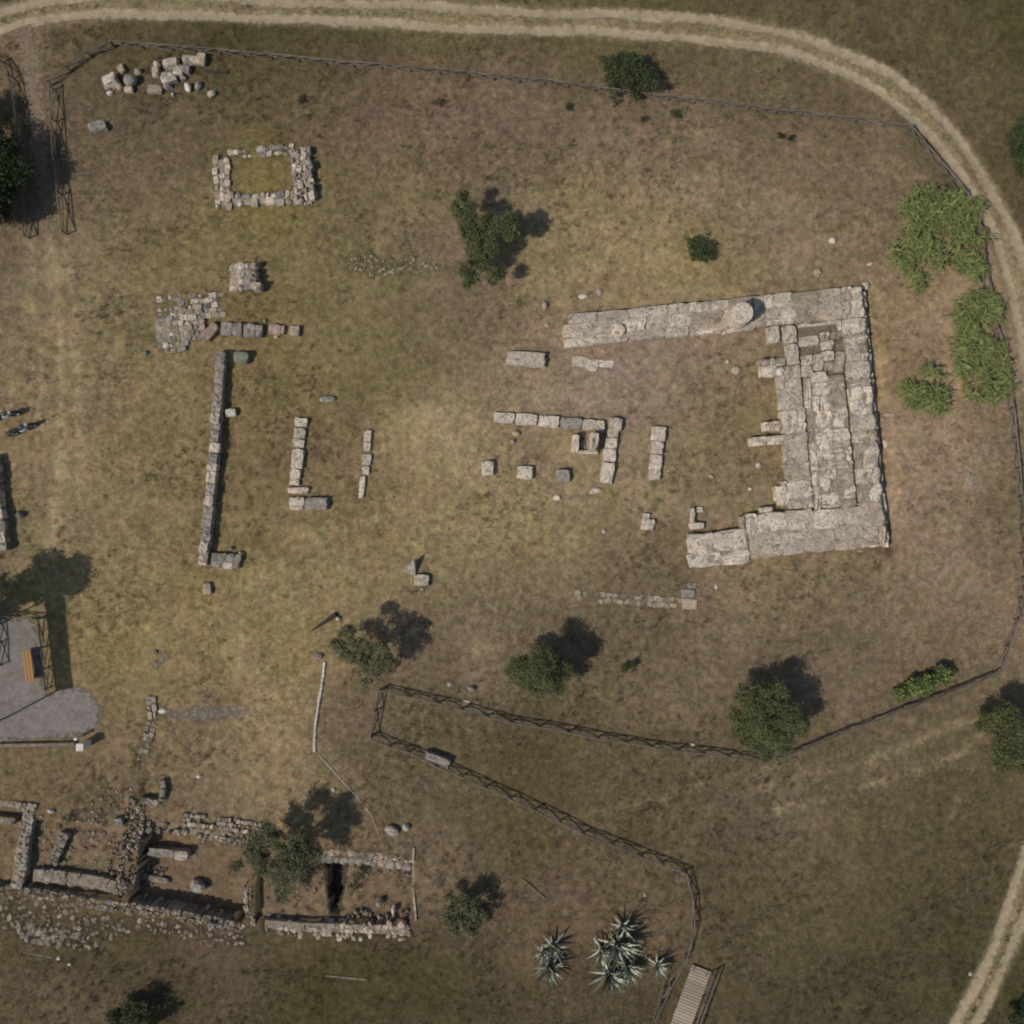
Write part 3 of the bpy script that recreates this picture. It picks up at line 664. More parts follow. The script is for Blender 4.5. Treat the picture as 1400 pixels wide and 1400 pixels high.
rubble_wall('room_wall', 'ragged masonry run along the bottom of the eastern room', [(362,1264),(420,1268),(480,1270),(558,1273)], 13, .12, 7, ('warm','brown','pale','joint'), shape='mix', skip=.15, fillh=.6)
field('rubble_spread', 'pale rubble tumbled over the ragged run below the eastern room', [(362,1256),(560,1264),(562,1286),(440,1284),(362,1274)], 85, 4, 10, ('warm','pale','brown','joint'), .13)
rubble_wall('room_wall', 'ragged earthy partition with pale stones between the middle and eastern rooms', [(341,1210),(339,1235),(343,1262)], 13, .75, 7, ('warm','brown','joint'), z0=-0.75, shape='mix', skip=.1)
wall_thing('bench_blocks', 'two long flat grey blocks in a row inside the middle room', [(219,1166,38,12,-4,.62,'grey'),(247,1170,19,13,-5,.6,'pale')], 'ruin')
# loose rubble fields
field('rubble_spread', 'spread of rounded pale cobbles south of the retaining wall', [(0,1224),(200,1252),(185,1275),(110,1300),(0,1268)], 150, 4, 8.5, ('brown','core','brown','joint','core'), .045)
field('rubble_spread', 'flat broken pavement of grey stones at the bottom left corner of the dig', [(18,1262),(128,1278),(122,1296),(28,1292)], 60, 5, 10, ('grey','joint','brown','brown'), .07)
field('rubble_spread', 'scatter of small stones on the brown floor of the middle room', [(200,1180),(228,1182),(225,1210),(196,1210)], 26, 3, 5.5, ('brown','grey','brown'), .12)
field('rubble_spread', 'thin scatter of pale stones above the broad rubble wall', [(110,1085),(182,1075),(182,1125),(115,1122)], 34, 2.5, 4.5, ('brown','warm'), .1)
field('rubble_spread', 'faint scatter of stones among grass below the square foundation', [(465,350),(560,348),(605,366),(480,380)], 75, 2.5, 5.5, ('warm','brown','joint'), .07)
field('rubble_spread', 'row of pebbles under the flat wall of the eastern room', [(495,1188),(560,1188),(560,1198),(495,1196)], 16, 3, 5, ('warm','grey'), .1)
field('rubble_spread', 'sparse cobbles along the foot of the southern bank', [(200,1256),(335,1275),(335,1294),(205,1276)], 70, 3, 6.5, ('brown','joint','brown'), .05)
field('rubble_spread', 'small stones strewn over the floor of the western room', [(50,1112),(160,1125),(160,1195),(55,1190)], 60, 2, 5, ('brown','grey','brown','warm'), .1)
field('rubble_spread', 'broken stones strewn below the crest of the broad rubble wall', [(150,1150),(172,1150),(165,1222),(135,1215)], 34, 3, 6, ('brown','brown','warm'), .16)
field('rubble_spread', 'small debris scattered on the floor of the eastern room', [(350,1185),(440,1190),(440,1255),(350,1255)], 36, 2, 4.5, ('brown','brown','warm'), .1)
field('rubble_spread', 'stones tumbled in front of the south-east corner of the dig', [(475,1245),(560,1245),(560,1262),(475,1262)], 30, 3, 7, ('warm','grey','brown'), .25)
field('rubble_spread', 'loose rubble along the north side of the middle room', [(275,1136),(360,1142),(355,1160),(270,1150)], 32, 3, 6, ('warm','brown','grey'), .14)
rubble_wall('paved_strip', 'narrow strip of flush weathered stones leading down to the dig', [(208,985),(200,1015),(189,1052)], 15, .07, 9, ('brown','grey','warm'), fillh=0, cat='paving', skip=.2)
rubble_wall('paved_strip', 'pale broken slabs at the upper end of the narrow stone strip', [(206,950),(208,978)], 14, .14, 8, ('grey','warm'), fillh=0, cat='paving', skip=.1)
rubble_wall('stone_ring', 'faint ring of half buried stones in the grass above the pale slabs', [(210,893),(222,889),(224,898),(212,912)], 6, .07, 7, ('brown','grey'), fillh=0, cat='ruin', skip=.25)

# ------------------------------------------------------------------ single stones and blocks
def loose(kind, px, py, w, d, ang, h, mat, label, tilt=.05, name=None, group=None):
    f_ = block if kind == 'b' else stone
    o = f_(px, py, w, d, ang, h, mat, None, tilt=tilt); o.name = name or ('stone_block' if kind == 'b' else 'boulder')
    return tag(o, label, 'block' if kind == 'b' else 'stone', group)
loose('b',131,173,23,13,16,.42,'grey','lone grey block lying near the top-left fence',.06)
loose('b',287,452,13,25,-40,.45,'pink','tilted reddish block leaning beside the grey block row',.08)
loose('b',375,450,17,14,-3,.3,'pink','larger pinkish block at the end of the grey block row',.03)
loose('b',386,451,4,11,-3,.26,'pink','thin upright slab against the larger pinkish block',.02)
loose('s',377,460,9,6,0,.16,'warm','small pale stone at the foot of the larger pinkish block')
loose('b',402,452,13,14,0,.3,'pink','square pinkish block standing last east of the grey block row',.03)
loose('s',361,438,6,6,0,.2,'warm','pebble-sized pale stone above the grey block row')
loose('b',329,488,19,15,-8,.5,'green_stone','mossy greenish block near the top of the long grey wall',.04)
loose('s',198,483,9,9,0,.22,'green_stone','small mossy stone west of the rubble paving')
loose('b',314,564,13,10,6,.4,'white','bright little block touching the east side of the long grey wall',.03)
loose('s',328,757,8,8,0,.3,'warm','round pale stone beside the foot of the long grey wall')
loose('s',315,750,9,7,0,.3,'grey','grey stone on top of the rubble foot')
loose('b',282.5,805,11,15,3,.28,'warm','solitary upright pale block below the long grey wall',.03)
loose('s',448,545,22,11,0,.25,'grey','low grey rock with a white end in the grass above the L-foot wall')
loose('s',440,546,8,7,0,.22,'white','white stone at the end of the low grey rock')
loose('b',666.5,640,16,19,0,.4,'pale','rounded cube of pale stone, first west in the row of three',.02)
loose('b',718,646,21,17,-3,.32,'pale','flat square block, middle one in the row of three',.02)
loose('b',770,650,18,16,-3,.42,'grey','hollowed pitted block, last east in the row of three',.03)
loose('s',762,680,13,9,0,.2,'pale','small stone just below the hollowed pitted block')
loose('s',706,592,12,10,0,.28,'warm','small yellowish stone under the L-shaped inner wall')
loose('s',701,603,7,8,0,.22,'grey','dark little stone touching the yellowish one')
loose('s',815,671,22,9,12,.2,'pale','flat wedge stone at the lower end of the L-shaped inner wall')
loose('b',720,490.5,53,19,-4,.42,'pale','long pitted block tapering westward below the platform arm',.02)
loose('s',745,416,9,13,0,.26,'warm','upright pale stone west of the platform arm')
loose('s',738,432,9,6,0,.1,'brown','flat half buried stone west of the platform arm')
loose('s',748,444,9,8,0,.1,'warm','flush pale stone between the long pitted block and platform arm')
loose('s',798,404,15,8,10,.16,'white','flat white stone north of the platform arm')
loose('s',820,398,10,13,-35,.14,'warm','split pale stone pair in the grass north of the platform arm')
loose('s',1139,328,12,9,-15,.14,'white','bright flat stone alone in the north meadow above the platform')
loose('s',1119,372,15,13,0,.24,'warm','pale stone just above the north edge of the platform')
loose('s',1084,383,5,6,0,.1,'warm','tiny stone above the north edge of the platform')
loose('s',1190,360,10,6,20,.1,'white','small white stone north-east of the platform corner')
loose('s',1185,389,11,12,0,.4,'pale','round stone set against the north-east corner of the platform')
loose('s',1217,566,15,9,5,.12,'warm','flat pale stone in the grass east of the platform')
loose('s',1212,606,10,14,0,.12,'pale','greyish flat stone beside the drain east of the platform')
loose('s',1007,505,15,13,0,.24,'warm','rounded stone in the courtyard below the column drum')
loose('s',995,494,6,6,0,.14,'white','white cobble beside the rounded courtyard stone')
loose('s',1038,636,10,10,0,.18,'white','white stone near the two projecting slabs of the platform')
loose('s',1026,668,6,6,0,.14,'white','small white stone by the south-west stub of the platform')
loose('s',973,651,9,6,-35,.14,'warm','little stone alone in the courtyard grass east of the wall stub')
loose('s',825,727,6,6,0,.1,'white','white pebble south of the L-shaped inner wall')
loose('s',980,802,6,8,0,.1,'white','small white stone beside the flush slab row')
loose('s',1177,753,10,5,5,.12,'warm','flat stone lying against the south edge of the platform')
loose('b',886,717,17,16,-8,.28,'pale','squat block with a dark shadow south of the wall stub',.02)
loose('b',884,706,9,8,-5,.22,'white','small white block touching the squat block',.02)
loose('b',576,793.5,20,15,-3,.36,'pale','pale square block beside the tilted dark triangular slab',.02)
loose('s',577,806,5,4,0,.08,'white','white pebble below the pale square block')
loose('s',25,703,14,12,0,.42,'green_stone','mossy stone near the left picture edge beside the cut off wall')
loose('s',270,1214,27,22,-25,.55,'grey','big split grey boulder on the floor of the middle room')
loose('b',161,1125,12,11,5,.4,'grey','squared grey block beside the broad rubble wall',.02)
loose('s',68,1110,11,9,0,.25,'pale','pale boulder at the upper edge of the western room')
loose('s',535,1137,22,16,-20,.4,'pale','big pale boulder at the corner of the eastern room')
loose('s',554,1133,12,12,0,.35,'white','white boulder next to the big pale boulder')
loose('s',518,1236,11,13,0,.6,'warm','tall warm coloured stone in the south-east corner of the dig')
loose('s',537,1247,7,14,0,.55,'white','thin white stone between two black hollows in the dig')
loose('s',549,1266,14,13,0,.35,'pink','pinkish boulder at the end of the lower boulder line')
loose('s',452,1263,12,10,0,.4,'white','white stone at the lower end of the dark trench')
loose('s',222,973,15,9,8,.16,'white','white stone jutting east from the pale broken slabs')
loose('s',79,1311,7,7,0,.15,'white','white cobble below the rubble spread')
loose('s',94,1319,6,6,0,.13,'white','lowest white cobble below the rubble spread')
loose('s',271,1062,8,7,0,.18,'white','small white stone in the golden grass above the dig')
loose('s',455,1080,7,7,0,.14,'white','whitish stone in the grass beside the worn edging')
loose('s',645,942,12,10,0,.3,'grey','dark rock just north of the zigzag fence')
loose('s',614,936,8,8,0,.12,'pale','pale stone west of the dark rock by the fence')
loose('s',637,960,14,8,0,.1,'pale','flat stone touching the zigzag fence')
loose('s',433,898,17,14,0,.22,'brown','broken brownish block at the upper end of the edging')
loose('s',948,1018,8,6,0,.12,'white','pale stone touching the fence west of the big round tree')
loose('s',1328,1333,6,7,0,.15,'white','white stone on the verge of the dirt track')
loose('s',882,1225,6,6,0,.12,'white','single white stone above the large agave')
loose('s',461.5,846,7,7,0,.3,'white','bright white round stone beside the dark log')
loose('s',1327,660,0.1+28,34,0,.06,'warm','large flat pale patch of bedrock by the eastern fence')
for i, (x, y, w, d, a, h, m) in enumerate(sorted([(150,109,19,15,20,.45,'pale'),(161,117,11,9,0,.35,'warm'),(175,107,20,18,10,.7,'grey'),(164,94,8,12,40,.3,'warm'),(186,96,12,8,10,.4,'warm'),(149,125,10,7,10,.25,'white'),(175,121,11,7,0,.3,'pale'),(145,112,8,14,0,.3,'warm')])):
    o = loose('s' if i % 2 else 'b', x, y, w, d, a, h, m, 'stone of the smaller rubble heap by the top-left fence, %s from its west end' % ('first','second','third','fourth','fifth','sixth','seventh','eighth')[i], .15, 'boulder', 'stones of the smaller heap'); o['category'] = 'stone'
ORD = ('first','second','third','fourth','fifth','sixth','seventh','eighth','ninth','tenth','eleventh','twelfth','thirteenth','fourteenth','fifteenth','last')
for i, (x, y, w, d, a, h, m) in enumerate(sorted([(212,86,11,9,0,.4,'pale'),(213,97,9,14,0,.35,'warm'),(232,86,21,11,8,.45,'pale'),(225,98,14,12,0,.5,'grey'),(227,106,19,13,25,.5,'pale'),(209,120,19,11,0,.35,'warm'),(228,117,15,9,0,.35,'grey'),(241,95,12,11,0,.45,'pale'),(257,81,20,9,5,.4,'pale'),(273,78,11,15,-10,.45,'warm'),(251,94,15,9,-10,.4,'grey'),(255,118,10,15,10,.45,'white'),(269,115,10,15,-25,.35,'grey'),(288,126,14,11,15,.35,'warm'),(248,105,11,8,0,.3,'grey'),(235,128,6,7,0,.2,'warm')])):
    o = loose('s' if i % 2 else 'b', x, y, w, d, a, h, m, 'stone of the larger rubble heap by the top fence, %s counting from its west end' % ORD[i], .15, 'boulder', 'stones of the larger heap'); o['category'] = 'stone'
# tilted triangular slab
def prism(name, pts, mat):
    bm = bmesh.new(); vs = [bm.verts.new(p) for p in pts]; n = len(vs)//2
    bm.faces.new(vs[:n]); bm.faces.new(vs[n:][::-1])
    for i in range(n): bm.faces.new((vs[i], vs[i+n], vs[(i+1) % n+n], vs[(i+1) % n]))
    bmesh.ops.recalc_face_normals(bm, faces=bm.faces[:]); bmesh.ops.bevel(bm, geom=bm.edges[:], offset=0.03, segments=1, affect='EDGES')
    me = bpy.data.meshes.new(name); bm.to_mesh(me); bm.free(); return link(name, me, mat)
a_ = [W(549,781,.02), W(566,764,.95), W(569,786,.15)]
b_ = [v + Vector((-0.02, -0.14, -0.16)) for v in a_]; b_[1] = a_[1]+Vector((0.12, -0.02, -0.75))
tag(prism('tilted_slab', [*a_, *b_], M['grey']), 'dark triangular slab propped up on edge in the open grass', 'block')

# ------------------------------------------------------------------ fences
def cyl_mesh(n, mat, taper=1.0):
    bm = bmesh.new(); r0 = [bm.verts.new((math.cos(6.2832*i/n), math.sin(6.2832*i/n), 0)) for i in range(n)]; r1 = [bm.verts.new((math.cos(6.2832*i/n)*taper, math.sin(6.2832*i/n)*taper, 1)) for i in range(n)]
    for i in range(n): bm.faces.new((r0[i], r0[(i+1) % n], r1[(i+1) % n], r1[i]))
    bm.faces.new(r1); bm.faces.new(r0[::-1]); me = bpy.data.meshes.new('pole'); bm.to_mesh(me); bm.free(); me.materials.append(mat)
    for p in me.polygons: p.use_smooth = len(p.vertices) == 4
    return me
POLE = cyl_mesh(7, M['rail'])
def pole(name, a, b, r, parent, me=POLE):
    a = Vector(a); b = Vector(b); o = bpy.data.objects.new(name, me); C.objects.link(o); d = b-a
    q = d.to_track_quat('Z', 'Y'); o.rotation_mode = 'QUATERNION'; o.rotation_quaternion = q; o.location = a; o.scale = (r, r, d.length)
    if parent is not None: child(o, parent)
    return o
def fence(label, rail_px, h=0.65, bay=1.72, brace=True, r=0.042, name='timber_fence', group='rustic timber fences around the site'):
    pts = [W(x, y, h) for x, y in rail_px]; e = empty(name, (pts[len(pts)//2].x, pts[len(pts)//2].y, 0), label, 'fence', group)
    st = []
    for p, q in zip(pts[:-1], pts[1:]):
        d = Vector((q.x-p.x, q.y-p.y)); n = max(1, round(d.length/bay))
        for i in range(n): st.append((p.x+d.x*i/n, p.y+d.y*i/n))
    st.append((pts[-1].x, pts[-1].y)); pos = []
    for x, y in st:
        x += rnd.gauss(0, .03); y += rnd.gauss(0, .03); z = gz1(x, y); pos.append(Vector((x, y, z)))
        pole('post', (x, y, z-0.25), (x+rnd.gauss(0, .02), y+rnd.gauss(0, .02), z+h+0.07), r*1.15, e)
    for a, b in zip(pos[:-1], pos[1:]):
        d = (b-a).normalized()*0.1; n = Vector((-d.y, d.x, 0))*0.55
        pole('rail', a+Vector((0, 0, h+rnd.gauss(0, .02)))-d, b+Vector((0, 0, h+rnd.gauss(0, .02)))+d, r, e)
        if brace:
            pole('brace', a+n+Vector((0, 0, .06)), b+n+Vector((0, 0, h-.06)), r*.78, e); pole('brace', b-n+Vector((0, 0, .06)), a-n+Vector((0, 0, h-.06)), r*.78, e)
    return e
fence('long timber fence run along the top of the site below the dirt track', [(150,57),(230,60),(330,70),(480,83),(640,97),(780,113),(950,135),(1100,153),(1245,172)])
fence('short slanting fence run at the top-left corner of the site', [(64,110),(90,90),(118,70),(150,57)])
fence('cross braced fence on the east side of the trodden path at top left', [(66,116),(70,160),(73,210),(78,262),(84,316)])
fence('cross braced fence on the west side of the trodden path at top left', [(-5,78),(10,100),(20,140),(26,200),(29,260),(33,322)])
fence('curved fence run beside the dirt track at top right, behind the cane', [(1247,174),(1288,222),(1322,262),(1342,310),(1352,390),(1372,480),(1386,560),(1396,640),(1402,720)])
fence('fence run near the right picture edge descending to the lower corner', [(1402,724),(1403,790),(1394,850),(1368,920)])
fence('slanting fence run from the lower right corner to the round tree', [(1366,922),(1280,955),(1200,986),(1130,1013),(1063,1041)])
fence('cross braced fence run west of the round tree along the southern slope', [(1050,1042),(1000,1036),(860,1017),(700,989),(600,962),(522,944)])
fence('short cross braced fence run closing the narrow west end of the slope', [(518,946),(512,975),(507,1007)])
fence('long fence run going down from the slope to the timber ramp', [(507,1010),(560,1030),(600,1049),(700,1094),(800,1142),(880,1172),(938,1195)])
fence('bent fence run between the agaves and the timber ramp', [(939,1197),(949,1232),(950,1270),(940,1312),(918,1350),(893,1402)])
fence('cross braced fence along the east edge of the gravel terrace', [(52,846),(57,885),(62,942)])
fence('fence run along the north edge of the gravel terrace', [(-20,842),(20,843),(50,845)], group=None)
fence('fence run behind the picnic bench at the left picture edge', [(-9,850),(-7,880),(-5,912)], group=None)

# --- edging, timbers
def bar(name, a, b, w, h, mat, label, cat):
    d = b-a; L = d.length; bm = bmesh.new(); bmesh.ops.create_cube(bm, size=1)
    for v in bm.verts: v.co = Vector((v.co.x*L, v.co.y*w, v.co.z*h))
    bmesh.ops.subdivide_edges(bm, edges=[e for e in bm.edges if abs((e.verts[0].co-e.verts[1].co).x) > L*.5], cuts=5)
    for v in bm.verts: v.co.y += rnd.gauss(0, w*.05); v.co.z += rnd.gauss(0, h*.05)
    bmesh.ops.bevel(bm, geom=[e for e in bm.edges if abs((e.verts[0].co-e.verts[1].co).x) > L*.05], offset=min(w, h)*.15, segments=1, affect='EDGES')
    me = bpy.data.meshes.new(name); bm.to_mesh(me); bm.free(); o = link(name, me, mat); o.location = (a+b)/2; o.rotation_euler = d.to_track_quat('X', 'Z').to_euler()
    if label: tag(o, label, cat)
    return o
def gp(px, py, dz=0.0):
    p = W(px, py); return Vector((p.x, p.y, gz1(p.x, p.y)+dz))
bar('fallen_timber', gp(279,97,.08), gp(312,100,.08), .13, .12, M['darkwood'], 'dark fallen timber lying beside the larger rubble heap', 'timber')
bar('plank', gp(713,1201,.05), gp(745,1228,.05), .12, .08, M['rail'], 'thin weathered plank lying in the grass above the agaves', 'timber')
bar('stone_kerb', gp(445,1334,-.02), gp(502,1340,-.04), .09, .12, M['brown'], 'thin pale kerb line in the green grass at the bottom', 'kerb')
bar('stone_kerb', gp(32,1301,-.02), gp(72,1309,-.02), .10, .12, M['green_stone'], 'thin mossy kerb near the white cobbles at bottom left', 'kerb')
bar('stone_kerb', gp(-40,1018,.05), gp(103,1016,.05), .22, .45, M['brown'], 'low dark kerb along the south side of the gravel terrace', 'kerb')
e = empty('path_edging', W(436, 960), 'thin pale edging strip running down the slope below the sparse olive tree', 'edging')
ed = catmull([(444,905),(442,925),(437,955),(432,985),(430,1010),(430,1028)], 14)
for p, q in zip(ed[:-1], ed[1:]): child(bar('edging_stone', gp(*p, .04), gp(*q, .04), .16, .16, M['white'], None, None), e)
e = empty('path_edging', W(490, 1090), 'faint worn edging that bends from the pale strip towards the dig', 'edging')
ed = catmull([(436,1032),(452,1050),(472,1072),(492,1094),(508,1115),(518,1140)], 14)
for p, q in zip(ed[:-1], ed[1:]): child(bar('edging_stone', gp(*p, -.01), gp(*q, -.01), .10, .09, M['warm'], None, None), e)
e = empty('path_edging', W(566, 1215), 'straight pale edging along the east side of the excavated rooms', 'edging')
ed = catmull([(566,1158),(565,1190),(566,1225),(569,1258)], 14)
for p, q in zip(ed[:-1], ed[1:]): child(bar('edging_stone', gp(*p, .04), gp(*q, .04), .12, .14, M['warm'], None, None), e)
# dark tapering log
def log(name, a, b, r0, r1, mat, label):
    bm = bmesh.new(); rings = []; d = (b-a); q = d.to_track_quat('Z', 'Y'); n = 9
    for i in range(7):
        t = i/6; c = a+d*t + Vector((0, 0, 0)); r = r0+(r1-r0)*t
        rings.append([bm.verts.new(c+q@Vector((math.cos(6.2832*k/n)*r*(1+rnd.gauss(0, .07)), math.sin(6.2832*k/n)*r, 0))) for k in range(n)])
    for s, t in zip(rings[:-1], rings[1:]):
        for k in range(n): bm.faces.new((s[k], s[(k+1) % n], t[(k+1) % n], t[k]))
    bm.faces.new(rings[0][::-1]); bm.faces.new(rings[-1]); me = bpy.data.meshes.new(name); bm.to_mesh(me); bm.free()
    o = link(name, me, mat); return tag(o, label, 'log')
log('fallen_log', gp(460,840,.12), gp(426,862,.05), .18, .04, M['darkwood'], 'dark tapering log on the grass pointing away from the white round stone')

# stone trough bench by the fence
be = empty('stone_bench', gp(598, 1040), 'long grey stone bench set beside the slope fence', 'bench')
o = block(598, 1039, 36, 10, -21, .5, 'grey', be); o.name = 'seat'
for x, y in ((585, 1036), (611, 1047)):
    o = block(x, y, 5, 9, -21, .36, 'grey', be); o.name = 'leg'

# picnic bench
bb = empty('picnic_bench', gp(40, 912), 'orange timber bench with long planks standing on the gravel terrace', 'bench')
def box(name, c, size, rz, mat, parent, bev=.012):
    bm = bmesh.new(); bmesh.ops.create_cube(bm, size=1)
    for v in bm.verts: v.co = Vector((v.co.x*size[0], v.co.y*size[1], v.co.z*size[2]))
    bmesh.ops.bevel(bm, geom=bm.edges[:], offset=bev, segments=1, affect='EDGES')
    me = bpy.data.meshes.new(name); bm.to_mesh(me); bm.free(); o = link(name, me, mat); o.location = c; o.rotation_euler = (0, 0, rz)
    if parent is not None: child(o, parent)
    return o
bc = W(39, 911, .48); bz = gz1(bc.x, bc.y); rz = math.radians(7); ux = Vector((math.cos(rz), math.sin(rz), 0)); uy = Vector((-math.sin(rz), math.cos(rz), 0))
for i in (-1, 0, 1): box('plank', bc*1.0+ux*i*.195+Vector((0, 0, bz+.46-bc.z)), (.18, 2.05, .06), rz, M['orange'], bb)
for s in (-1, 1):
    box('leg', Vector((bc.x, bc.y, bz+.2))+uy*s*.75, (.5, .10, .46), rz, M['orange'], bb)
box('stretcher', Vector((bc.x, bc.y, bz+.22)), (.09, 1.45, .09), rz, M['orange'], bb)

# white pillar with its cap plate
pz = empty('white_pillar', gp(119, 1016), 'white square pillar with a pale cap at the corner of the gravel terrace', 'pillar')
pt = W(108.5, 1022, 1.05); z0 = gz1(pt.x, pt.y)
box('shaft', (pt.x, pt.y, z0+.45), (.40, .40, 1.1), .02, M['white_paint'], pz, .02); box('cap', (pt.x, pt.y, z0+1.03), (.48, .48, .07), .02, M['white_paint'], pz, .015)
pt = W(102.5, 1011, .9); z0 = gz1(pt.x, pt.y)
mk = empty('marker_post', (pt.x, pt.y, z0), 'thin white marker post behind the white pillar', 'post')
box('shaft', (pt.x, pt.y, z0+.4), (.12, .12, .9), .3, M['white_paint'], mk); box('cap', (pt.x, pt.y, z0+.87), (.22, .16, .05), .3, M['white_paint'], mk)

# timber ramp
rp = empty('timber_ramp', W(950, 1365), 'brown timber plank ramp with side rails at the bottom edge', 'ramp')
A = gp(959, 1322, .12); B = gp(920, 1425, .25); d = (B-A).normalized(); nrm = Vector((-d.y, d.x, 0)).normalized(); L = (B-A).length; n = int(L/.19); wdt = 1.32
for i in range(n):
    c = A + d*(L*(i+.5)/n); box('plank', c, (.172, wdt+rnd.gauss(0, .015), .05), math.atan2(d.y, d.x), M['deck'], rp, .008)
for s in (-1, 1): box('beam', (A+B)/2+nrm*s*.45+Vector((0, 0, -.11)), (L, .12, .16), math.atan2(d.y, d.x), M['rail'], rp)
for s in (1,):
    ps = [A+d*t*L+nrm*s*(wdt/2+.08) for t in (0, .34, .67, 1)]
    for p in ps: pole('rail_post', p+Vector((0, 0, -.3)), p+Vector((0, 0, 1.0)), .055, rp)
    for a, b in zip(ps[:-1], ps[1:]):
        pole('handrail', a+Vector((0, 0, .97)), b+Vector((0, 0, .97)), .05, rp); pole('handrail', a+Vector((0, 0, .5)), b+Vector((0, 0, .5)), .045, rp)
fence('thin rail on posts between the small agave and the bent fence', [(913,1322),(903,1362),(892,1402)], brace=False, r=.035, group=None)

# unseen canopy on posts, added to cast the shade strip beside the terrace fence
sh = empty('shelter', W(10, 915), 'tall narrow roofed shelter just beyond the left picture edge', 'shelter')
RH = 4.1
def gpx(px, py): return Vector(((px-700)*S, (700-py)*S, 0))
SHD = Vector((.80*RH, .43*RH, 0))
q = [gpx(*p)-SHD for p in ((64,818),(89,816),(100,940),(77,944))]
bm = bmesh.new(); lo = [bm.verts.new((v.x, v.y, RH-.05)) for v in q]; up = [bm.verts.new((v.x, v.y, RH+.05)) for v in q]
bm.faces.new(up[::-1]); bm.faces.new(lo)
for i in range(4): bm.faces.new((lo[i], lo[(i+1) % 4], up[(i+1) % 4], up[i]))
bmesh.ops.recalc_face_normals(bm, faces=bm.faces[:]); me = bpy.data.meshes.new('roof'); bm.to_mesh(me); bm.free(); link('roof', me, M['roofing'], sh)
for a, b in ((q[0], q[1]), (q[3], q[2])):
    p = a*.92+b*.08; pole('post', (p.x, p.y, gz1(p.x, p.y)-.3), (p.x, p.y, RH), .06, sh)

# ------------------------------------------------------------------ motorcycles
def motorcycle(px, py, ang, label):
    g = gp(px, py); e = empty('motorcycle', g, label, 'motorcycle', 'parked dark motorcycles')
    parts = []
    def tube_path(name, pts, rad, mat, parent=e):
        bm = bmesh.new(); prev = None; n = 8
        for i, (p, r) in enumerate(zip(pts, rad)):
            p = Vector(p); t = (Vector(pts[min(i+1, len(pts)-1)])-Vector(pts[max(i-1, 0)])).normalized(); q = t.to_track_quat('Z', 'Y')
            ring = [bm.verts.new(p+q@Vector((math.cos(6.2832*k/n)*r[0], math.sin(6.2832*k/n)*r[1], 0))) for k in range(n)]
            if prev:
                for k in range(n): bm.faces.new((prev[k], prev[(k+1) % n], ring[(k+1) % n], ring[k]))
            else: bm.faces.new(ring[::-1])
            prev = ring
        bm.faces.new(prev); bmesh.ops.recalc_face_normals(bm, faces=bm.faces[:]); me = bpy.data.meshes.new(name); bm.to_mesh(me); bm.free()
        for f in me.polygons: f.use_smooth = True
        o = bpy.data.objects.new(name, me); me.materials.append(mat); C.objects.link(o); o.parent = parent; return o
    def wheel(x):
        w = bpy.data.objects.new('wheel', None); C.objects.link(w); w.parent = e
        for nm, R_, r_, m in (('tyre', .27, .065, M['tyre']), ('rim', .19, .03, M['chrome'])):
            bm = bmesh.new(); vs = [[bm.verts.new((x+math.cos(a*6.2832/24)*(R_+r_*math.cos(b*6.2832/8)), r_*math.sin(b*6.2832/8), .335+math.sin(a*6.2832/24)*(R_+r_*math.cos(b*6.2832/8)))) for b in range(8)] for a in range(24)]
            for a in range(24):
                for b in range(8): bm.faces.new((vs[a][b], vs[(a+1) % 24][b], vs[(a+1) % 24][(b+1) % 8], vs[a][(b+1) % 8]))
            bmesh.ops.recalc_face_normals(bm, faces=bm.faces[:]); me = bpy.data.meshes.new(nm); bm.to_mesh(me); bm.free(); o = bpy.data.objects.new(nm, me); me.materials.append(m); C.objects.link(o); o.parent = w
    wheel(.68); wheel(-.66)
    tube_path('engine', [(-.22,0,.40),(-.05,0,.42),(.2,0,.42),(.3,0,.40)], [(.08,.1),(.17,.17),(.17,.16),(.08,.08)], M['chrome'])
    tube_path('tank', [(.42,0,.80),(.3,0,.84),(.12,0,.85),(-.05,0,.80)], [(.05,.06),(.15,.11),(.15,.11),(.09,.06)], M['black'])
    tube_path('seat', [(-.02,0,.80),(-.2,0,.78),(-.5,0,.82),(-.78,0,.88)], [(.10,.05),(.14,.06),(.13,.06),(.07,.03)], M['tyre'])
    tube_path('fork', [(.68,.07,.34),(.5,.07,.75),(.44,.07,.98)], [(.03,.03)]*3, M['chrome']); tube_path('fork', [(.68,-.07,.34),(.5,-.07,.75),(.44,-.07,.98)], [(.03,.03)]*3, M['chrome'])
    tube_path('handlebar', [(.3,.36,1.02),(.4,.2,1.04),(.44,0,1.0),(.4,-.2,1.04),(.3,-.36,1.02)], [(.022,.022)]*5, M['black'])
    tube_path('headlight', [(.62,0,.86),(.56,0,.87),(.47,0,.88)], [(.1,.1),(.1,.1),(.05,.05)], M['white_paint'])
    tube_path('mudguard', [(-.98,0,.50),(-.9,0,.64),(-.7,0,.73),(-.5,0,.70)], [(.09,.015)]*4, M['black']); tube_path('mudguard', [(.92,0,.55),(.75,0,.70),(.55,0,.66)], [(.08,.015)]*3, M['black'])
    tube_path('exhaust', [(.15,.14,.28),(-.2,.18,.28),(-.75,.2,.36)], [(.03,.03),(.045,.045),(.055,.055)], M['chrome'])
    tube_path('frame', [(.44,0,.9),(.1,0,.62),(-.3,0,.55),(-.66,0,.335)], [(.04,.05)]*4, M['black'])
    e.rotation_euler = (math.radians(-6), 0, math.radians(ang)); return e
motorcycle(37, 589, 24, 'dark motorcycle parked on the dry grass near the left edge, whole in view')
motorcycle(14, 571, 14, 'dark motorcycle partly cut off by the left picture edge')

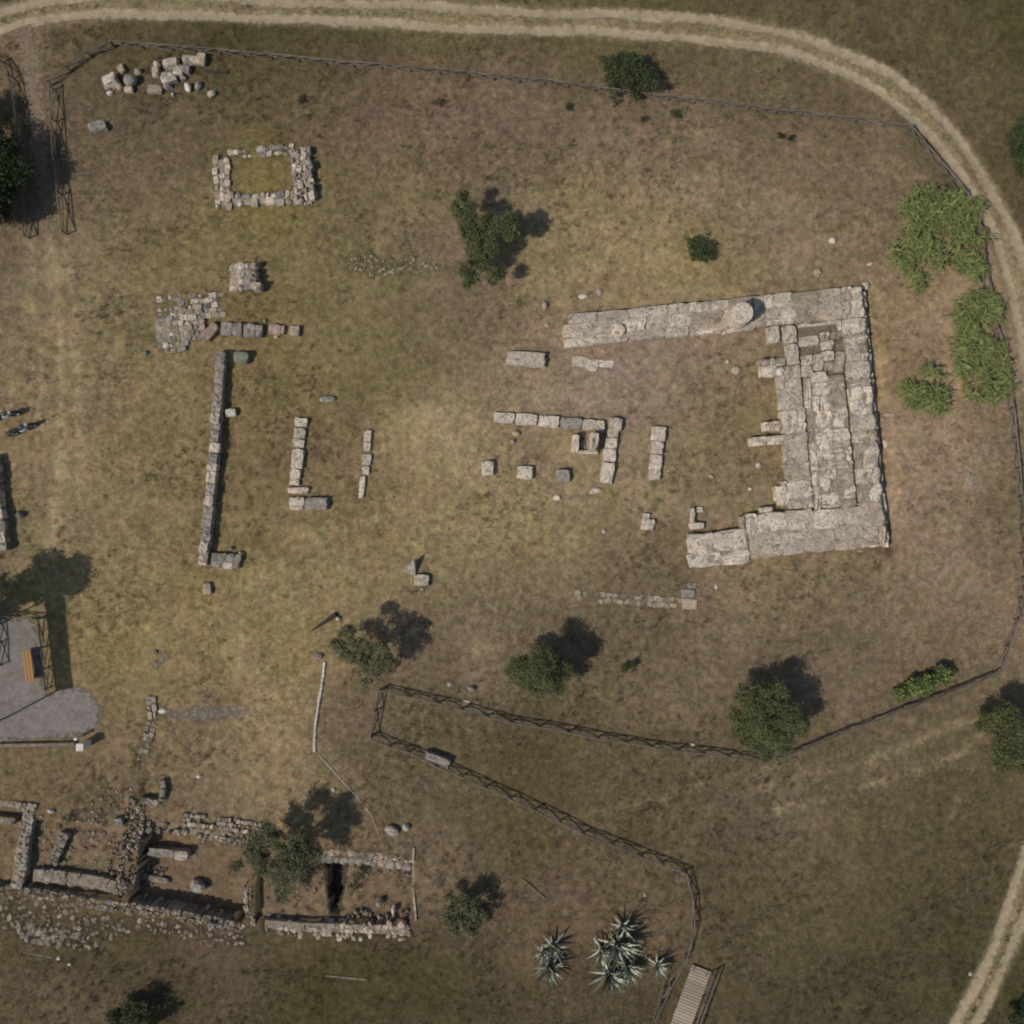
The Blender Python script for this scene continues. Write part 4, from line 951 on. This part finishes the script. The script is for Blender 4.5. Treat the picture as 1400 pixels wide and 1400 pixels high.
# ------------------------------------------------------------------ trees and shrubs
def leaves_np(centres, radii, per, size, col, colvar=.35, flat=.85, rng=R, up=.9, aspect=2.0, gaps=.35):
    """centres: (n,3); returns verts, faces, colours of leaf-shaped quads gathered in sprays"""
    Vs, Cs = [], []
    for c, r in zip(centres, radii):
        n = max(30, int(per*r*r)); ns = max(6, int(n/22))
        u = rng.normal(size=(ns, 3)); u /= np.linalg.norm(u, axis=1)[:, None]
        rad = r*(.35+.75*rng.random(ns)**.55); s = u*rad[:, None]; s[:, 2] = s[:, 2]*flat
        tone = rng.uniform(1-colvar, 1+colvar, ns)
        k = rng.integers(0, ns, n); p = s[k] + rng.normal(size=(n, 3))*(.17*r*.5+.07)
        p += np.array(c)
        nr = rng.normal(size=(n, 3)); nr[:, 2] = np.abs(nr[:, 2])+up; nr /= np.linalg.norm(nr, axis=1)[:, None]
        t = np.cross(nr, rng.normal(size=(n, 3))); t /= np.linalg.norm(t, axis=1)[:, None]; b = np.cross(nr, t)
        L = size*rng.uniform(.6, 1.4, n)[:, None]; w = L/aspect
        Vs.append(np.stack([p-t*L*.5, p+b*w*.5, p+t*L*.5+nr*L*.1, p-b*w*.5], 1))
        cc = np.array(col)[None]*tone[k][:, None]*rng.uniform(.75, 1.3, (n, 1)); cc *= rng.uniform(.9, 1.1, (n, 3)); Cs.append(np.repeat(cc[:, None], 4, 1))
    V = np.concatenate(Vs).reshape(-1, 3); Cc = np.concatenate(Cs).reshape(-1, 3)
    return V, np.arange(len(V)).reshape(-1, 4), Cc
def limb(bm, pts, r0, r1, n=7):
    prev = None
    for i, p in enumerate(pts):
        p = Vector(p); t = (Vector(pts[min(i+1, len(pts)-1)])-Vector(pts[max(i-1, 0)])).normalized(); q = t.to_track_quat('Z', 'Y'); r = r0+(r1-r0)*i/(len(pts)-1)
        ring = [bm.verts.new(p+q@Vector((math.cos(6.2832*k/n)*r, math.sin(6.2832*k/n)*r, 0))) for k in range(n)]
        if prev:
            for k in range(n): bm.faces.new((prev[k], prev[(k+1) % n], ring[(k+1) % n], ring[k]))
        prev = ring
    bm.faces.new(prev)
def tree(name, label, clumps, col, per=620, size=.14, trunk=.13, cat='tree', flat=.8, group=None, base=None, aspect=2.0, colvar=.4, sub=4):
    """clumps: (px, py, r_px, height) of each tuft of the crown as seen"""
    cs = []; rs = []
    for x, y, r, h in clumps:
        g = W(x, y, h); z0 = gz1(g.x, g.y); c = W(x, y, h+z0*0.0); cs.append((c.x, c.y, h+min(z0, 0))); rs.append(r*S)
    cs = np.array(cs); rs = np.array(rs)
    bx, by = (cs[:, :2]*rs[:, None]**2).sum(0)/(rs**2).sum() if base is None else (gpx(*base).x, gpx(*base).y)
    bz = gz1(bx, by); e = empty(name, (bx, by, bz), label, cat, group)
    # break every tuft into smaller ones for an uneven outline
    c2, r2 = [], []
    for c, r in zip(cs, rs):
        r = r*1.14; c2.append(c); r2.append(r*.74)
        for k in range(sub):
            d = R.normal(size=3); d /= np.linalg.norm(d); d[2] *= .6; c2.append(c+d*r*R.uniform(.55, .95)); r2.append(r*R.uniform(.3, .5))
    c2 = np.array(c2); c2[:, 2] = np.maximum(c2[:, 2], bz+.12+np.array(r2)*.5)
    V, F, Cc = leaves_np(c2, r2, per, size, col, colvar, flat, aspect=aspect)
    V[:, 2] = np.maximum(V[:, 2], bz+.02)
    link('crown', mesh_np('crown', V, F, Cc), M['leaf'], e)
    bm = bmesh.new(); fork = Vector((bx, by, bz+max(.15, (cs[:, 2].mean()-bz)*.42)))
    limb(bm, [(bx, by, bz-.2), (bx+.02, by, bz+.1), tuple(fork)], trunk*1.25, trunk*.85)
    for c, r in zip(cs, rs):
        c = Vector(c); m = fork.lerp(c, .5)+Vector((R.normal()*.08, R.normal()*.08, .08)); limb(bm, [tuple(fork), tuple(m), tuple(c)], trunk*.6, trunk*.14, 6)
    me = bpy.data.meshes.new('trunk'); bm.to_mesh(me); bm.free(); link('trunk', me, M['bark'], e)
    return e
DK = (.062, .074, .028); MD = (.112, .118, .046); OL = (.140, .132, .066)
tree('bushy_shrub', 'dark bushy shrub just north of the top fence', [(843,92,16,1.0),(866,100,18,1.3),(838,106,10,.7),(884,108,15,1.2),(857,84,11,1.3),(873,86,10,1.3),(868,115,13,.8)], DK, 3400, .12, .08, 'shrub')
tree('spreading_tree', 'open spreading tree with several separate tufts in the north meadow', [(632,267,9,2.2),(660,303,12,2.4),(650,324,13,2.2),(668,340,11,2.1),(628,284,8,2.2),(644,284,8,2.3),(648,378,8,1.9),(637,297,13,2.4),(641,313,11,2.2),(687,308,17,2.5),(697,318,10,2.4),(671,318,12,2.3),(656,348,14,2.0),(650,335,9,2.2),(640,370,10,2.2),(638,388,6,2.0),(677,376,9,2.0),(660,362,9,1.9)], MD, 3000, .11, .10, sub=6)
tree('sapling', 'little round sapling alone in the meadow north of the platform arm', [(955,342,11,1.3),(948,332,8,1.1),(962,350,7,1.1)], DK, 2000, .13, .05)
tree('olive_tree', 'sparse grey-green olive tree beside the dark log', [(463,880,11,2.2),(478,868,12,2.7),(492,884,12,2.9),(503,900,16,2.6),(520,888,11,2.8),(512,918,11,2.2),(478,895,11,2.3),(530,905,10,2.3),(500,934,8,1.9)], OL, 1400, .12, .11, sub=8)
tree('round_tree', 'rounded green tree in the middle of the slope with its shadow up to the right', [(716,913,17,2.5),(741,903,18,3.0),(766,915,15,2.5),(733,938,18,2.3),(759,938,14,2.2),(742,922,22,3.0),(712,932,11,2.0)], MD, 3600, .11, .13)
tree('round_tree', 'large rounded tree straddling the fence at the right of the slope', [(1024,958,19,2.2),(1058,950,20,2.6),(1040,985,25,2.8),(1078,980,20,2.6),(1027,1010,17,2.0),(1068,1010,20,2.2),(1012,985,14,1.9),(1092,996,12,2.0),(1048,1025,14,1.6)], MD, 3600, .11, .15)
tree('edge_tree', 'green tree with round side tufts cut by the right picture edge', [(1350,990,12,1.7),(1378,978,15,2.2),(1392,1000,22,2.6),(1374,1020,18,2.2),(1398,1040,20,2.0),(1372,1042,12,1.7)], MD, 3400, .11, .12)
tree('edge_tree', 'dark tree at the right picture edge outside the dirt track', [(1402,180,20,2.2),(1410,205,20,2.0),(1398,225,10,1.2)], DK, 3200, .115, .1)
tree('dense_tree', 'big dense dark tree at the left picture edge beside the path fences', [(-30,235,46,2.5),(-4,212,26,2.0),(2,245,24,1.9),(-24,188,26,2.1),(-16,278,28,1.9),(8,228,15,1.7),(-2,290,16,1.5),(-48,150,24,2.0)], DK, 2200, .14, .22)
tree('olive_tree', 'grey-green tree growing among the walls of the excavated rooms', [(348,1160,17,2.5),(370,1148,17,2.9),(395,1172,20,3.1),(384,1205,16,2.2),(424,1163,12,2.6),(362,1182,16,2.5),(404,1150,15,2.9),(380,1228,9,1.5),(410,1190,13,2.6)], (.122,.118,.058), 1700, .12, .12, sub=8)
tree('low_shrub', 'low grey-green shrub with a dark shadow east of the excavated rooms', [(622,1248,15,1.2),(642,1238,15,1.6),(640,1266,13,1.1),(616,1230,7,1.0),(655,1252,10,1.3),(625,1270,9,.8)], (.112,.110,.052), 2100, .14, .08, 'shrub')
tree('low_shrub', 'dark round shrub at the bottom left edge', [(165,1392,15,1.1),(185,1388,15,1.4),(200,1400,12,1.2),(175,1412,15,1.2)], DK, 2000, .14, .08, 'shrub')
tree('low_shrub', 'dark shrub tip at the bottom right corner beyond the track', [(1398,1398,14,1.0),(1412,1388,14,1.2)], DK, 2000, .14, .07, 'shrub')
tree('pine_tree', 'tall tree beyond the left picture edge that shades the terrace corner', [(-112,856,24,5.0),(-84,850,28,5.4),(-60,846,24,5.2),(-130,875,18,4.6),(-95,830,20,5.2),(-45,838,18,5.0),(-140,850,14,4.4)], DK, 1900, .16, .2)
tree('leafy_hedge', 'bright green leafy bush stretched along the lower right fence', [(1232,948,8,.5),(1246,942,10,.6),(1260,938,10,.65),(1274,932,10,.65),(1288,925,10,.6),(1296,918,7,.5)], (.125,.155,.045), 1500, .2, .04, 'shrub', aspect=1.5)
tree('low_shrub', 'small dark tuft on the grass east of the rounded slope tree', [(853,912,5,.35),(866,909,5,.4)], DK, 700, .12, .03, 'shrub')
for i, (x, y, r, lb) in enumerate([(1068,186,4,'tiny dark tuft below the top fence near the track bend'),(1081,187,4,'second tiny dark tuft just east of its twin near the track bend'),(880,163,4,'small dark tuft south of the bushy shrub'),(776,145,4,'small dark tuft below the top fence left of the bushy shrub'),(412,133,5,'small dark tuft in the meadow below the top fence, west one'),(600,138,5,'small dark tuft in the meadow below the top fence, middle one'),(92,1121,8,'green tuft growing on the edge of the western room'),(315,1195,8,'green tuft on the wall of the middle room'),(840,132,9,'low green patch of herbs under the bushy shrub'),(925,157,8,'low green herb patch east of the bushy shrub by the fence'),(490,1195,10,'dark green tuft under the flat wall of the eastern room'),(480,1218,7,'small tuft on the floor of the eastern room'),(1250,1008//1+0,1,'')][:12]):
    tree('grass_tuft', lb, [(x, y, r, .25)], (.045,.052,.02) if i < 6 else (.06,.072,.026), 900, .12, .015, 'tuft', sub=2)

# cane thickets
def strips(bases, dirs, length, width, droop, cols, nseg=4):
    """arching tapered leaves as V-less ribbons; all arrays of n"""
    n = len(bases); t = np.linspace(0, 1, nseg+1); V = np.zeros((n, nseg+1, 2, 3)); side = np.cross(dirs, np.array([0, 0, 1.0])); side /= np.linalg.norm(side, axis=1)[:, None]+1e-9
    for i, tt in enumerate(t):
        p = bases + dirs*length[:, None]*tt; p[:, 2] -= droop*length*tt**2
        w = width*(1-tt**1.8)*(.55+.45*min(1, tt*4)) + .002
        V[:, i, 0] = p-side*w[:, None]*.5; V[:, i, 1] = p+side*w[:, None]*.5
    F = []
    base = np.arange(n)[:, None]*(2*(nseg+1))
    for i in range(nseg): F.append(np.stack([base[:, 0]+2*i, base[:, 0]+2*i+1, base[:, 0]+2*i+3, base[:, 0]+2*i+2], 1))
    return V.reshape(-1, 3), np.concatenate(F), np.repeat(cols, 2*(nseg+1), 0)
def cane(label, poly, n, hmax=1.9, holes=()):
    a = np.array(poly, float); c = a.mean(0); g = gp(*c); e = empty('cane_thicket', g, label, 'cane', 'green cane thickets')
    P = []
    while len(P) < n:
        x = R.uniform(a[:, 0].min(), a[:, 0].max(), 200); y = R.uniform(a[:, 1].min(), a[:, 1].max(), 200)
        k = in_poly(x, y, poly) & (fbm(88, x*.075, y*.075, 2) > .44)
        for hx, hy, hr in holes: k &= np.hypot(x-hx, y-hy) > hr
        P += list(zip(x[k], y[k]))
    P = np.array(P[:n]); hts = R.uniform(.55, 1, n)*hmax; k_ = S*(H-hts*.8)/H
    bx = (P[:, 0]-700)*k_; by = (700-P[:, 1])*k_; bz = gz(bx, by)
    lean = R.normal(size=(n, 2))*.18
    bm = bmesh.new()
    for i in range(n): limb(bm, [(bx[i], by[i], bz[i]-.05), (bx[i]+lean[i, 0]*.4, by[i]+lean[i, 1]*.4, bz[i]+hts[i]*.5), (bx[i]+lean[i, 0], by[i]+lean[i, 1], bz[i]+hts[i])], .013, .005, 3)
    me = bpy.data.meshes.new('stems'); bm.to_mesh(me); bm.free(); link('stems', me, M['cane'], e)
    m = 9; i = np.repeat(np.arange(n), m); f = R.uniform(.25, 1.02, n*m)
    B = np.stack([bx[i]+lean[i, 0]*f, by[i]+lean[i, 1]*f, bz[i]+hts[i]*f], 1); az = R.uniform(0, 6.2832, n*m); el = R.uniform(.1, .9, n*m)
    D = np.stack([np.cos(az)*np.cos(el), np.sin(az)*np.cos(el), np.sin(el)], 1); L = R.uniform(.4, .85, n*m); w = R.uniform(.05, .095, n*m)
    col = np.array([.208, .235, .078])[None]*R.uniform(.6, 1.35, (n*m, 1))*np.repeat(R.uniform(.8, 1.15, (n, 1)), m, 0)
    dry = R.random(n*m) < .1; col[dry] = np.array([.22, .175, .08])
    V, F, Cc = strips(B, D, L, w, R.uniform(.4, .9, n*m), col); V[:, 2] = np.maximum(V[:, 2], .01+gz(V[:, 0], V[:, 1]))
    link('leaves', mesh_np('leaves', V, F, Cc), M['leaf'], e); return e
cane('broad green cane thicket at the bend of the dirt track', [(1240,262),(1262,253),(1290,262),(1330,268),(1348,300),(1350,350),(1345,385),(1322,383),(1300,348),(1282,372),(1262,350),(1235,372),(1222,355),(1228,300)], 400, 1.2, [(1292,328,14)])
cane('long green cane thicket along the eastern fence', [(1312,402),(1345,395),(1366,412),(1374,470),(1380,530),(1362,548),(1325,546),(1314,500),(1308,440)], 430, 1.2)
cane('small ring shaped cane clump south-west of the long thicket', [(1236,530),(1252,502),(1280,500),(1297,520),(1300,545),(1285,566),(1262,560),(1240,548)], 90, 1.0, [(1264,524,9)])
cane('tiny cane tuft between the broad thicket and the platform', [(1242,378),(1256,372),(1266,384),(1258,396),(1246,394)], 20, .8)

# agaves: every leaf a piece
def agave_leaf(seed):
    r = random.Random(seed); bm = bmesh.new(); n = 8; rows = []; k = r.uniform(.1, .3)
    for i in range(n+1):
        t = i/n; w = .055*(.75+.6*math.sin(math.pi*min(1, t*1.15+.1)))*(1-t**3)+.003; z = t*.1-k*t*t + .0; d = .03*(1-t)
        rows.append([bm.verts.new((t, -w, z+.03)), bm.verts.new((t, 0, z-.01)), bm.verts.new((t, w, z+.03)), bm.verts.new((t, 0, z-.02-d))])
    for a, b in zip(rows[:-1], rows[1:]):
        for j in range(4): bm.faces.new((a[j], a[(j+1) % 4], b[(j+1) % 4], b[j]))
    bm.faces.new(rows[0][::-1]); bm.faces.new(rows[-1]); bmesh.ops.recalc_face_normals(bm, faces=bm.faces[:])
    me = bpy.data.meshes.new('leaf'); bm.to_mesh(me); bm.free()
    for p in me.polygons: p.use_smooth = True
    me.materials.append(M['agave'] if seed % 6 else M['agave_dry']); return me
ALEAF = [agave_leaf(i) for i in range(1, 12)]
def agave(label, rosettes):
    x, y = rosettes[0][:2]; e = empty('agave_plant', gp(x, y), label, 'agave', 'grey agave plants')
    for x, y, rad, n in rosettes:
        g = gp(x, y)
        for i in range(n):
            el = math.radians(8+72*(i/n)**.9 + rnd.gauss(0, 5)); az = i*2.39996+rnd.gauss(0, .15)
            o = bpy.data.objects.new('leaf', rnd.choice(ALEAF)); C.objects.link(o); L = rad*S*(1.0+.25*(i/n))*rnd.uniform(.85, 1.15)
            o.location = g+Vector((math.cos(az)*.06, math.sin(az)*.06, .1+.12*i/n)); o.rotation_euler = (0, -el, az); o.scale = (L, L*.85, L); child(o, e)
    return e
agave('largest grey-green agave cluster with many spiky rosettes near the bent fence', [(843,1288,32,34),(832,1328,28,30),(858,1318,24,24),(822,1296,22,22),(850,1264,22,20)])
agave('middle sized agave with whitish leaves west of the largest cluster', [(750,1318,24,30),(756,1290,22,24),(742,1300,16,16)])
agave('smallest agave rosette between the largest cluster and the thin rail', [(898,1317,19,24)])

# ------------------------------------------------------------------ grass over the meadow
n = 100000
x = R.uniform(-35.5, 35.5, n); y = R.uniform(-35.5, 35.5, n); P_, Q_ = px_of(x), py_of(y)
d1 = dist_line(P_, Q_, TRK); patch = fbm(55, x*.5+50, y*.5+50, 3)
keep = ~((np.abs(d1-13) < 10)) & ~in_poly(P_, Q_, GRAVEL) & (dist_line(P_, Q_, PTH[:60]) > 11) & (patch + R.normal(size=n)*.07 > .44)
for poly, z in EXC: keep &= ~(in_poly(P_, Q_, poly) & (R.random(n) < .8))
x, y = x[keep], y[keep]
ft = np.repeat(np.array(FOOT), 7, 0); q = R.uniform(-1, 1, len(ft)); sd_ = R.integers(0, 4, len(ft)); ex = R.uniform(.0, .1, len(ft))
lx = np.where(sd_ == 0, ft[:, 2]+ex, np.where(sd_ == 1, -ft[:, 2]-ex, q*ft[:, 2])); ly = np.where(sd_ == 2, ft[:, 3]+ex, np.where(sd_ == 3, -ft[:, 3]-ex, q*ft[:, 3]))
x = np.concatenate([x, ft[:, 0]+lx*np.cos(ft[:, 4])-ly*np.sin(ft[:, 4])]); y = np.concatenate([y, ft[:, 1]+lx*np.sin(ft[:, 4])+ly*np.cos(ft[:, 4])])
P_, Q_ = px_of(x), py_of(y); n = len(x)
cg = ground_colour(P_, Q_); green = smooth(.5, .7, fbm(95, x*.3+20, y*.3+20, 3))[:, None]
tone = R.uniform(.9, 1.3, (n, 1))*(.75+.6*fbm(77, x*2.2+90, y*2.2+90, 2))[:, None]; cg = cg*tone*(1-green*np.array([.25, .06, .25]))
nb = 6; i = np.repeat(np.arange(n), nb); m = n*nb
az = R.uniform(0, 6.2832, m); el = R.uniform(.15, 1.2, m); L = R.uniform(.07, .19, m); hw = R.uniform(.006, .016, m)
bs = np.stack([x[i]+R.normal(size=m)*.045, y[i]+R.normal(size=m)*.045, np.zeros(m)], 1); bs[:, 2] = gz(bs[:, 0], bs[:, 1])
D = np.stack([np.cos(az)*np.cos(el), np.sin(az)*np.cos(el), np.sin(el)], 1); sd = np.stack([-np.sin(az), np.cos(az), np.zeros(m)], 1)
V = np.stack([bs-sd*hw[:, None], bs+sd*hw[:, None], bs+D*L[:, None]], 1).reshape(-1, 3)
cc = np.repeat(cg[i]*R.uniform(.85, 1.2, (m, 1)), 3, 0)
# taller weeds in drifts
n2 = 16000; x2 = R.uniform(-35.5, 35.5, n2); y2 = R.uniform(-35.5, 35.5, n2); P2, Q2 = px_of(x2), py_of(y2)
k2 = (fbm(120, x2*.22+30, y2*.22+30, 4) + R.normal(size=n2)*.05 > .53) & ~(np.abs(dist_line(P2, Q2, TRK)-13) < 10) & ~in_poly(P2, Q2, GRAVEL) & (dist_line(P2, Q2, PTH[:60]) > 13)
x2, y2, P2, Q2 = x2[k2], y2[k2], P2[k2], Q2[k2]; n2 = len(x2); nb2 = 12; i2 = np.repeat(np.arange(n2), nb2); m2 = n2*nb2
cg2 = ground_colour(P2, Q2)*np.where(R.random((n2, 1)) < .6, np.array([[.62, .70, .60]]), np.array([[1.25, 1.2, 1.05]]))
az = R.uniform(0, 6.2832, m2); el = R.uniform(.2, 1.3, m2); L2 = R.uniform(.12, .34, m2); hw = R.uniform(.01, .024, m2)
bs = np.stack([x2[i2]+R.normal(size=m2)*.08, y2[i2]+R.normal(size=m2)*.08, np.zeros(m2)], 1); bs[:, 2] = gz(bs[:, 0], bs[:, 1])
D = np.stack([np.cos(az)*np.cos(el), np.sin(az)*np.cos(el), np.sin(el)], 1); sd = np.stack([-np.sin(az), np.cos(az), np.zeros(m2)], 1)
V = np.concatenate([V, np.stack([bs-sd*hw[:, None], bs+sd*hw[:, None], bs+D*L2[:, None]], 1).reshape(-1, 3)]); cc = np.concatenate([cc, np.repeat(cg2[i2]*R.uniform(.85, 1.2, (m2, 1)), 3, 0)]); m += m2
g_ = link('grass', mesh_np('grass', V, np.arange(3*m).reshape(-1, 3), cc), M['blades'])
tag(g_, 'short dry yellowish and greenish grass covering the whole site', 'grass', kind='stuff')
